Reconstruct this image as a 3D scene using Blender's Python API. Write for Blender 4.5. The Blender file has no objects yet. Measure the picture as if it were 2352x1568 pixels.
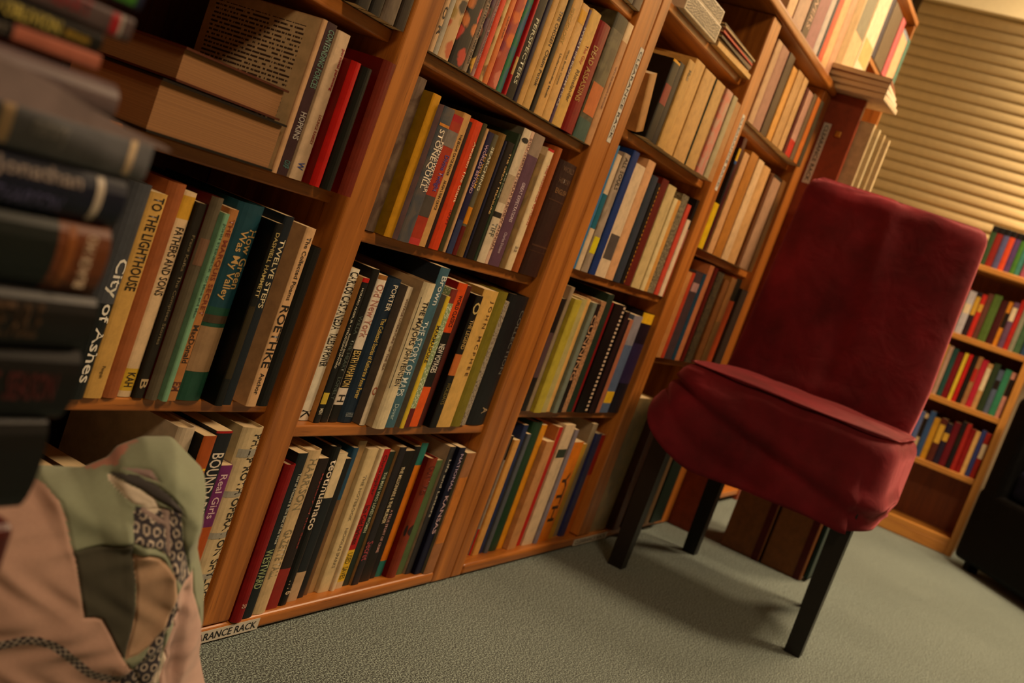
import bpy, bmesh, math, random
import numpy as np
from mathutils import Vector, Matrix
C = bpy.context.scene.collection
sc = bpy.context.scene
# ------------------------------------------------------------------ camera
R = [[0.43000322, -0.06302941, -0.90062452], [-0.83528238, 0.35081627, -0.42335718], [0.34263768, 0.93432074, 0.09820477]]
cd = bpy.data.cameras.new('camera'); cam = bpy.data.objects.new('camera', cd); C.objects.link(cam)
cam.matrix_world = Matrix(((R[0][0], R[0][1], R[0][2], 0.0), (R[1][0], R[1][1], R[1][2], -0.77), (R[2][0], R[2][1], R[2][2], 0.6089), (0, 0, 0, 1)))
cd.sensor_width = 36; cd.lens = 39.8545; cd.clip_start = 0.02; cd.clip_end = 60
cd.dof.use_dof = True; cd.dof.focus_distance = 1.38; cd.dof.aperture_fstop = 6.4; cd.dof.aperture_blades = 7
sc.camera = cam
# ------------------------------------------------------------------ world, exposure, room light
w = bpy.data.worlds.new('world'); sc.world = w; w.use_nodes = True
w.node_tree.nodes['Background'].inputs[0].default_value = (1.0, 0.72, 0.45, 1)
w.node_tree.nodes['Background'].inputs[1].default_value = 0.01
sc.view_settings.view_transform = 'Standard'; sc.view_settings.look = 'None'
sc.view_settings.gamma = 1; sc.view_settings.use_curve_mapping = False
sc.view_settings.exposure = 0.0
WARM = (1.0, 0.70, 0.42)
def area(name, loc, size, power, target=None, col=WARM):
    l = bpy.data.lights.new(name, 'AREA'); l.shape = 'RECTANGLE'; l.size, l.size_y = size; l.energy = power; l.color = col
    o = bpy.data.objects.new(name, l); C.objects.link(o); o.location = loc
    if target is not None:
        o.rotation_euler = (Vector(target) - Vector(loc)).to_track_quat('-Z', 'Y').to_euler()
    return o
LAMPS = [((3.05, -1.30, 2.37), 58), ((4.30, -0.95, 2.37), 56), ((0.25, -1.45, 2.37), 30)]
for i, (p, e) in enumerate(LAMPS):
    area('ceiling_lamp_light', (p[0], p[1], p[2] - 0.03), (0.5, 0.5), e)
# ------------------------------------------------------------------ helpers
def lin(c):
    c = c / 255.0
    return c / 12.92 if c <= 0.04045 else ((c + 0.055) / 1.055) ** 2.4
def hx(h): return tuple(lin(int(h[i:i + 2], 16)) for i in (0, 2, 4))
MATS = {}
def nt(name):
    m = bpy.data.materials.new(name); m.use_nodes = True
    return m, m.node_tree, m.node_tree.nodes['Principled BSDF']
def N(t, kind, **kw):
    n = t.nodes.new(kind)
    for k, v in kw.items():
        if k in n.inputs: n.inputs[k].default_value = v
        else: setattr(n, k, v)
    return n
def ramp(t, fac, stops, interp='LINEAR'):
    r = t.nodes.new('ShaderNodeValToRGB'); r.color_ramp.interpolation = interp
    while len(r.color_ramp.elements) < len(stops): r.color_ramp.elements.new(0.5)
    for e, (p, c) in zip(r.color_ramp.elements, stops): e.position = p; e.color = (*c, 1)
    t.links.new(fac, r.inputs[0]); return r.outputs[0]
def mix(t, fac, a, b, typ='MIX'):
    m = t.nodes.new('ShaderNodeMix'); m.data_type = 'RGBA'; m.blend_type = typ
    if isinstance(fac, float): m.inputs[0].default_value = fac
    else: t.links.new(fac, m.inputs[0])
    for k, v in ((6, a), (7, b)):
        if isinstance(v, tuple): m.inputs[k].default_value = (*v[:3], 1)
        else: t.links.new(v, m.inputs[k])
    return m.outputs[2]
def objco(t, scale=(1, 1, 1)):
    c = t.nodes.new('ShaderNodeTexCoord'); mp = t.nodes.new('ShaderNodeMapping'); mp.inputs['Scale'].default_value = scale
    t.links.new(c.outputs['Object'], mp.inputs[0]); return mp.outputs[0]
def plain(key, col, rough=0.5, bump=0.0, coat=0.0, metal=0.0, wear=0.25, bscale=300, spec=.4):
    k = ('plain', key, rough, bump)
    if k in MATS: return MATS[k]
    m, t, b = nt(key)
    v = objco(t); n = N(t, 'ShaderNodeTexNoise', Scale=45.0, Detail=6.0, Roughness=0.65); t.links.new(v, n.inputs['Vector'])
    d = tuple(x * (1 - wear) for x in col); l = tuple(min(1, x * (1 + wear * 0.5) + 0.002) for x in col)
    t.links.new(ramp(t, n.outputs[0], [(0.3, d), (0.55, col), (0.75, l)]), b.inputs['Base Color'])
    b.inputs['Roughness'].default_value = rough; b.inputs['Metallic'].default_value = metal
    b.inputs['Coat Weight'].default_value = coat; b.inputs['Specular IOR Level'].default_value = spec
    if bump:
        n2 = N(t, 'ShaderNodeTexNoise', Scale=float(bscale), Detail=3.0); t.links.new(v, n2.inputs['Vector'])
        bp = N(t, 'ShaderNodeBump', Strength=bump, Distance=0.001); t.links.new(n2.outputs[0], bp.inputs['Height']); t.links.new(bp.outputs[0], b.inputs['Normal'])
    MATS[k] = m; return m
def cover(h, rough=0.40):
    c = tuple(min(.85, 1.04 * v ** 1.13) for v in hx(h))
    return plain('cover_' + h, c, rough, 0.0, 0.0, spec=.28)
def pattern(p):
    if p in MATS: return MATS[p]
    kind, *cs = p.split(':'); cs = [hx(c) for c in cs]
    m, t, b = nt('printed_cover'); v = objco(t)
    if kind == 'flo':
        n0 = N(t, 'ShaderNodeTexNoise', Scale=60.0, Detail=3.0); t.links.new(v, n0.inputs['Vector'])
        vd = t.nodes.new('ShaderNodeVectorMath'); vd.operation = 'ADD'
        sc0 = t.nodes.new('ShaderNodeVectorMath'); sc0.operation = 'SCALE'; sc0.inputs[3].default_value = 0.015
        t.links.new(n0.outputs[1], sc0.inputs[0]); t.links.new(v, vd.inputs[0]); t.links.new(sc0.outputs[0], vd.inputs[1])
        vo = N(t, 'ShaderNodeTexVoronoi', Scale=48.0); t.links.new(vd.outputs[0], vo.inputs['Vector'])
        pick = ramp(t, vo.outputs['Color'], [(0, cs[1]), (0.4, cs[2]), (0.6, cs[3]), (0.8, cs[0])], 'CONSTANT')
        c = mix(t, ramp(t, vo.outputs['Distance'], [(0.35, (0, 0, 0)), (0.55, (1, 1, 1))]), pick, cs[0])
        t.links.new(c, b.inputs['Base Color'])
    elif kind == 'speck':
        vo = N(t, 'ShaderNodeTexVoronoi', Scale=330.0); t.links.new(v, vo.inputs['Vector'])
        t.links.new(mix(t, ramp(t, vo.outputs['Distance'], [(0.3, (1, 1, 1)), (0.45, (0, 0, 0))]), cs[0], cs[1]), b.inputs['Base Color'])
    else:
        n = N(t, 'ShaderNodeTexNoise', Scale=38.0, Detail=5.0, Distortion=1.0); t.links.new(v, n.inputs['Vector'])
        t.links.new(ramp(t, n.outputs[0], [(0.38, cs[0]), (0.6, cs[1])]), b.inputs['Base Color'])
    b.inputs['Roughness'].default_value = 0.4
    MATS[p] = m; return m
def wood(axis, c0='7e4414', c1='c87c32', rough=0.34, key='oak'):
    k = (key, axis)
    if k in MATS: return MATS[k]
    m, t, b = nt(key + '_wood')
    s = {'x': (1.2, 22, 22), 'y': (22, 1.2, 22), 'z': (22, 22, 1.2)}[axis]
    v = objco(t, s)
    n = N(t, 'ShaderNodeTexNoise', Scale=1.6, Detail=7.0, Roughness=0.6, Distortion=0.6); t.links.new(v, n.inputs['Vector'])
    s2 = tuple(q * 5 for q in s); v2 = objco(t, s2)
    n2 = N(t, 'ShaderNodeTexNoise', Scale=2.2, Detail=4.0, Roughness=0.7); t.links.new(v2, n2.inputs['Vector'])
    a, c = hx(c0), hx(c1)
    base = ramp(t, n.outputs[0], [(0.3, a), (0.5, tuple((x + y) / 2 for x, y in zip(a, c))), (0.7, c)])
    pores = ramp(t, n2.outputs[0], [(0.30, tuple(x * 0.45 for x in a)), (0.42, (1, 1, 1))])
    t.links.new(mix(t, 0.55, base, pores, 'MULTIPLY'), b.inputs['Base Color'])
    b.inputs['Roughness'].default_value = rough
    bp = N(t, 'ShaderNodeBump', Strength=0.12, Distance=0.0006); t.links.new(n2.outputs[0], bp.inputs['Height']); t.links.new(bp.outputs[0], b.inputs['Normal'])
    MATS[k] = m; return m
def pages_mat(aged=False):
    key = 'aged_pages' if aged else 'pages'
    if key in MATS: return MATS[key]
    m, t, b = nt('paper_pages'); v = objco(t, (1, 1, 1))
    sx = t.nodes.new('ShaderNodeSeparateXYZ'); t.links.new(v, sx.inputs[0])
    wv = N(t, 'ShaderNodeTexNoise', noise_dimensions='1D', Scale=2600.0, Detail=2.0); t.links.new(sx.outputs[0], wv.inputs['W'])
    t.links.new(ramp(t, wv.outputs[0], [(0.3, hx('5a3a1c' if aged else 'b39468')), (0.6, hx('a87440' if aged else 'e6d0a4'))]), b.inputs['Base Color'])
    b.inputs['Roughness'].default_value = 0.8; MATS[key] = m; return m
def ink(h): return plain('ink_' + h, hx(h), 0.45, wear=0.08)

def mesh_obj(name, verts, faces, mats, midx=None, parent=None, smooth=False, loc=None):
    me = bpy.data.meshes.new(name); me.from_pydata([tuple(v) for v in verts], [], faces)
    for m in mats: me.materials.append(m)
    if midx is not None: me.polygons.foreach_set('material_index', midx)
    if smooth: me.polygons.foreach_set('use_smooth', [True] * len(me.polygons))
    me.update(); o = bpy.data.objects.new(name, me); C.objects.link(o)
    if parent: o.parent = parent
    if loc is not None: o.location = loc
    return o
def boxmesh(name, parts, mat, parent=None, bevel=0.0, seg=2, loc=None, smooth=False):
    """parts: list of ((x0,x1),(y0,y1),(z0,z1)) joined in one mesh"""
    bm = bmesh.new()
    for (x0, x1), (y0, y1), (z0, z1) in parts:
        r = bmesh.ops.create_cube(bm, size=1)
        for v in r['verts']: v.co = Vector(((x0 + x1) / 2 + v.co.x * (x1 - x0), (y0 + y1) / 2 + v.co.y * (y1 - y0), (z0 + z1) / 2 + v.co.z * (z1 - z0)))
    if bevel: bmesh.ops.bevel(bm, geom=list(bm.edges), offset=bevel, segments=seg, affect='EDGES', profile=0.5)
    me = bpy.data.meshes.new(name); bm.to_mesh(me); bm.free()
    me.materials.append(mat)
    if smooth: me.polygons.foreach_set('use_smooth', [True] * len(me.polygons))
    o = bpy.data.objects.new(name, me); C.objects.link(o)
    if parent: o.parent = parent
    if loc is not None: o.location = loc
    return o
def thing(name, label, cat, loc=(0, 0, 0), rot=(0, 0, 0), group=None):
    o = bpy.data.objects.new(name, None); C.objects.link(o); o.empty_display_size = 0.02
    o.location = loc; o.rotation_euler = rot; tag(o, label, cat, group); return o
def tag(o, label, cat, group=None, kind=None):
    o['label'] = label; o['category'] = cat
    if group: o['group'] = group
    if kind: o['kind'] = kind
    return o
def structure(o): o['kind'] = 'structure'; return o
def text_mesh(name, s, mat, parent, fit_len, fit_h, spacing=1.0):
    """flat lettering in the XY plane, centred, scaled to fit; returns object with mesh in local XY"""
    cu = bpy.data.curves.new(name, 'FONT'); cu.body = s; cu.size = 1; cu.resolution_u = 2; cu.space_character = spacing; cu.offset = 0.012
    tmp = bpy.data.objects.new('tmp_text', cu); C.objects.link(tmp)
    dg = bpy.context.evaluated_depsgraph_get(); me = bpy.data.meshes.new_from_object(tmp.evaluated_get(dg))
    bpy.data.objects.remove(tmp); bpy.data.curves.remove(cu)
    n = len(me.vertices)
    if not n: return None
    co = np.empty(n * 3); me.vertices.foreach_get('co', co); co = co.reshape(-1, 3)
    mn, mx = co.min(0), co.max(0)
    co -= (mn + mx) / 2; co[:, 0] *= fit_len / (mx[0] - mn[0]); co[:, 1] *= fit_h / max(mx[1] - mn[1], 1e-6); co[:, 2] = 0
    me.vertices.foreach_set('co', co.ravel()); me.materials.clear(); me.materials.append(mat)
    me.name = name; o = bpy.data.objects.new(name, me); C.objects.link(o)
    if parent: o.parent = parent
    return o
def set_co(o, fn):
    me = o.data; n = len(me.vertices); co = np.empty(n * 3); me.vertices.foreach_get('co', co); co = fn(co.reshape(-1, 3)); me.vertices.foreach_set('co', np.ascontiguousarray(co).ravel()); me.update()

# ------------------------------------------------------------------ a book (spine towards -y, base at z=0)
def make_book(w, h, d, col, label, group, o=None, loc=(0, 0, 0), rot=(0, 0, 0), name=None):
    o = o or {}; hard = o.get('kind') == 'h'
    nm = name or ('hardcover_book' if hard else 'paperback_book')
    root = thing(nm, label, 'book', loc, rot, group)
    tb = min(0.0022 if hard else 0.0004, w * 0.18); bulge = min(0.0022, w * 0.12) if hard else min(0.0006, w * 0.05); r = 0.003 if hard else 0.0009
    r = min(r, w * 0.25)
    # outline across the book: left board, rounded spine, right board
    prof = [(-w / 2, d)]; ns = 8
    prof.append((-w / 2, r))
    for i in range(1, ns):
        a = math.pi * i / ns; x = -math.cos(a) * (w / 2)
        e = abs(math.cos(a)) ** (6 if not hard else 3)
        prof.append((x, r * e - bulge * math.sin(a)))
    prof.append((w / 2, r)); prof.append((w / 2, d))
    def sy(x):   # spine surface y at x
        c = max(-1, min(1, -x / (w / 2))); a = math.acos(c); return r * abs(c) ** (6 if not hard else 3) - bulge * math.sin(a)
    n = len(prof)
    inner = []
    for x, y in prof: inner.append((max(-w / 2 + tb, min(w / 2 - tb, x)), (y + tb) if abs(x) < w / 2 - 1e-6 or y <= r else y))
    bands = o.get('bd', []); zs = sorted(set([0.0, 1.0] + [v for b in bands for v in b[:2]])); zl = [h * (1 - f) for f in zs][::-1]; fs = zs[::-1]
    base = pattern(o['pat']) if 'pat' in o else cover(col, o.get('rough', 0.40))
    side = cover(o['side']) if o.get('side') and o['side'] != 'page' else base
    mats = [base, side]
    bm_ = []
    for k in range(len(zl) - 1):
        fm = 1 - (zl[k] + zl[k + 1]) / 2 / h; mi = 0
        for b in bands:
            if b[0] <= fm <= b[1]:
                mt = cover(b[2])
                if mt not in mats: mats.append(mt)
                mi = mats.index(mt)
        bm_.append(mi)
    V = []; F = []; MI = []
    for z in zl:
        V += [(x, y, z) for x, y in prof]
    L = len(zl)
    for k in range(L - 1):
        for i in range(n - 1):
            F.append((k * n + i, k * n + i + 1, (k + 1) * n + i + 1, (k + 1) * n + i))
            MI.append(1 if i == 0 or i == n - 2 else bm_[k])
    b0 = len(V); V += [(x, y, 0) for x, y in inner]; b1 = len(V); V += [(x, y, h) for x, y in inner]
    for i in range(n - 1):
        F.append((b0 + i + 1, b0 + i, b1 + i, b1 + i + 1)); MI.append(1)
        F.append((i + 1, i, b0 + i, b0 + i + 1)); MI.append(0 if 0 < i < n - 2 else 1)
        t0 = (L - 1) * n; F.append((t0 + i, t0 + i + 1, b1 + i + 1, b1 + i)); MI.append(0 if 0 < i < n - 2 else 1)
    F.append((0, (L - 1) * n, b1, b0)); MI.append(1)
    F.append((n - 1, b0 + n - 1, b1 + n - 1, (L - 1) * n + n - 1)); MI.append(1)
    cv = mesh_obj('cover', V, F, mats, MI, root)
    g = 0.003 if hard else 0.0002; fe = d - (0.004 if hard else 0.0)
    ins = r + tb + (0.002 if hard else 0)
    boxmesh('page_block', [((-w / 2 + tb + 1e-4, w / 2 - tb - 1e-4), (ins, fe), (g, h - g))], pages_mat(o.get('aged', False)), root)
    lift = 0.00025
    for f0, f1, c in o.get('bd2', []):
        xs = [(-0.5 + j / 6) * w * 0.86 for j in range(7)]; vv = []; ff = []
        for z in (h * (1 - f1), h * (1 - f0)): vv += [(x, sy(x) - lift, z) for x in xs]
        for j in range(6): ff.append((j, j + 1, j + 8, j + 7))
        mesh_obj('spine_panel', vv, ff, [cover(c)], None, root)
    if 'box' in o:
        f0, f1 = o['box']; z0, z1 = h * (1 - f1), h * (1 - f0); wd = w * 0.36; tk = 0.0011; cx = -w * 0.05
        vv = []; ff = []
        for (xa, xb, za, zb) in ((cx - wd, cx + wd, z0, z0 + tk * 1.6), (cx - wd, cx + wd, z1 - tk * 1.6, z1), (cx - wd, cx - wd + tk * 0.6, z0, z1), (cx + wd - tk * 0.6, cx + wd, z0, z1), (cx - wd, cx + wd, z0 + (z1 - z0) * .47, z0 + (z1 - z0) * .47 + tk)):
            k = len(vv); vv += [(xa, sy(xa) - lift, za), (xb, sy(xb) - lift, za), (xb, sy(xb) - lift, zb), (xa, sy(xa) - lift, zb)]; ff.append((k, k + 1, k + 2, k + 3))
        mesh_obj('title_frame', vv, ff, [ink('1c1a18')], None, root)
    if 'dots' in o:
        vv = []; ff = []
        nd = int(h / 0.0085)
        for j in range(nd):
            z = h * 0.02 + j * 0.0085; k = len(vv); x0, x1 = w * 0.22, w * 0.42
            vv += [(x0, sy(x0) - lift, z), (x1, sy(x1) - lift, z), (x1, sy(x1) - lift, z + 0.0045), (x0, sy(x0) - lift, z + 0.0045)]; ff.append((k, k + 1, k + 2, k + 3))
        mesh_obj('binding_comb', vv, ff, [cover(o['dots'])], None, root)
    for s, f0, f1, c, hf, xo in o.get('tx', []):
        t = text_mesh('spine_lettering', s, ink(c), root, h * (f1 - f0), w * hf)
        if t:
            zc = h * (1 - (f0 + f1) / 2); xc = xo * w
            def fn(co):
                q = np.empty_like(co); q[:, 2] = zc - co[:, 0]; q[:, 0] = np.clip(xc + co[:, 1], -w * .48, w * .48)
                cc = np.clip(-q[:, 0] / (w / 2), -1, 1); q[:, 1] = r * np.abs(cc) ** (6 if not hard else 3) - bulge * np.sin(np.arccos(cc)) - lift * 1.6; return q
            set_co(t, fn)
    for s, f, c in o.get('hx', []):
        t = text_mesh('spine_lettering', s, ink(c), root, w * 0.6, h * 0.045)
        if t:
            zc = h * (1 - f)
            def fn2(co):
                q = np.empty_like(co); q[:, 0] = co[:, 0]; q[:, 2] = zc + co[:, 1]
                cc = np.clip(-q[:, 0] / (w / 2), -1, 1); q[:, 1] = r * np.abs(cc) ** 3 - bulge * np.sin(np.arccos(cc)) - lift * 1.6; return q
            set_co(t, fn2)
    if o.get('side') == 'page':
        m = MATS.get('print')
        if not m:
            m, t, b = nt('printed_text'); cco = t.nodes.new('ShaderNodeTexCoord'); sp = t.nodes.new('ShaderNodeSeparateXYZ'); t.links.new(cco.outputs['Object'], sp.inputs[0])
            def mth(op, a, bb=None):
                q = t.nodes.new('ShaderNodeMath'); q.operation = op
                for i_, v_ in enumerate((a, bb)):
                    if v_ is None: continue
                    if isinstance(v_, (int, float)): q.inputs[i_].default_value = v_
                    else: t.links.new(v_, q.inputs[i_])
                return q.outputs[0]
            row_ = mth('DIVIDE', sp.outputs[2], 0.0046); line = mth('LESS_THAN', mth('FRACT', row_), 0.46)
            cmb = t.nodes.new('ShaderNodeCombineXYZ'); t.links.new(mth('MULTIPLY', sp.outputs[1], 330.0), cmb.inputs[0]); t.links.new(mth('MULTIPLY', mth('FLOOR', row_), 7.3), cmb.inputs[1])
            nz = N(t, 'ShaderNodeTexNoise', Scale=1.0, Detail=1.0); t.links.new(cmb.outputs[0], nz.inputs['Vector'])
            word = mth('LESS_THAN', nz.outputs[0], 0.56)
            t.links.new(mix(t, mth('MULTIPLY', line, word), hx('dcbf92'), hx('4a3424')), b.inputs['Base Color']); b.inputs['Roughness'].default_value = 0.8
            MATS['print'] = m
        x = -w / 2 - 0.0006
        mesh_obj('facing_page', [(x, 0.002, 0.001), (x, d, 0.001), (x, d, h - 0.001), (x, 0.002, h - 0.001)], [(0, 3, 2, 1)], [cover('dcbf92')], None, root)
        mesh_obj('printed_text', [(x - .0002, 0.018, 0.012), (x - .0002, d - .01, 0.012), (x - .0002, d - .01, h - 0.012), (x - .0002, 0.018, h - 0.012)], [(0, 3, 2, 1)], [m], None, root)
    return root

# ------------------------------------------------------------------ book tables: row, x, width, y, height, depth, colour, look, options
ROWS = {
    'b2s3': (0.2842, 'second bay lower shelf'),
    'b2b': (0.0228, 'second bay bottom shelf'),
    'b2s2': (0.5386, 'second bay middle shelf'),
    'b2s1': (0.7649, 'second bay upper shelf'),
    'b2s0': (0.9868, 'second bay top shelf'),
    'b1s2': (0.3136, 'first bay lower shelf'),
    'b1b': (0.0228, 'first bay bottom shelf'),
    'b1s1': (0.5721, 'first bay middle shelf'),
    'b1s0': (0.7677, 'first bay top shelf'),
    'b3s1': (0.8257, 'third bay upper shelf'),
    'b3s2': (0.571, 'third bay middle shelf'),
    'b3s3': (0.3072, 'third bay lower shelf'),
    'b3b': (0.0228, 'third bay bottom shelf'),
    'b4s1': (0.9879, 'fourth bay upper shelf'),
    'b4s2': (0.6961, 'fourth bay middle shelf'),
    'b4s3': (0.4409, 'fourth bay lower shelf'),
    'b4b': (0.0228, 'fourth bay bottom shelf'),
    'top': (1.2194, 'top of the case'),
    'up': (1.4065, 'small upper case'),
}
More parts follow.
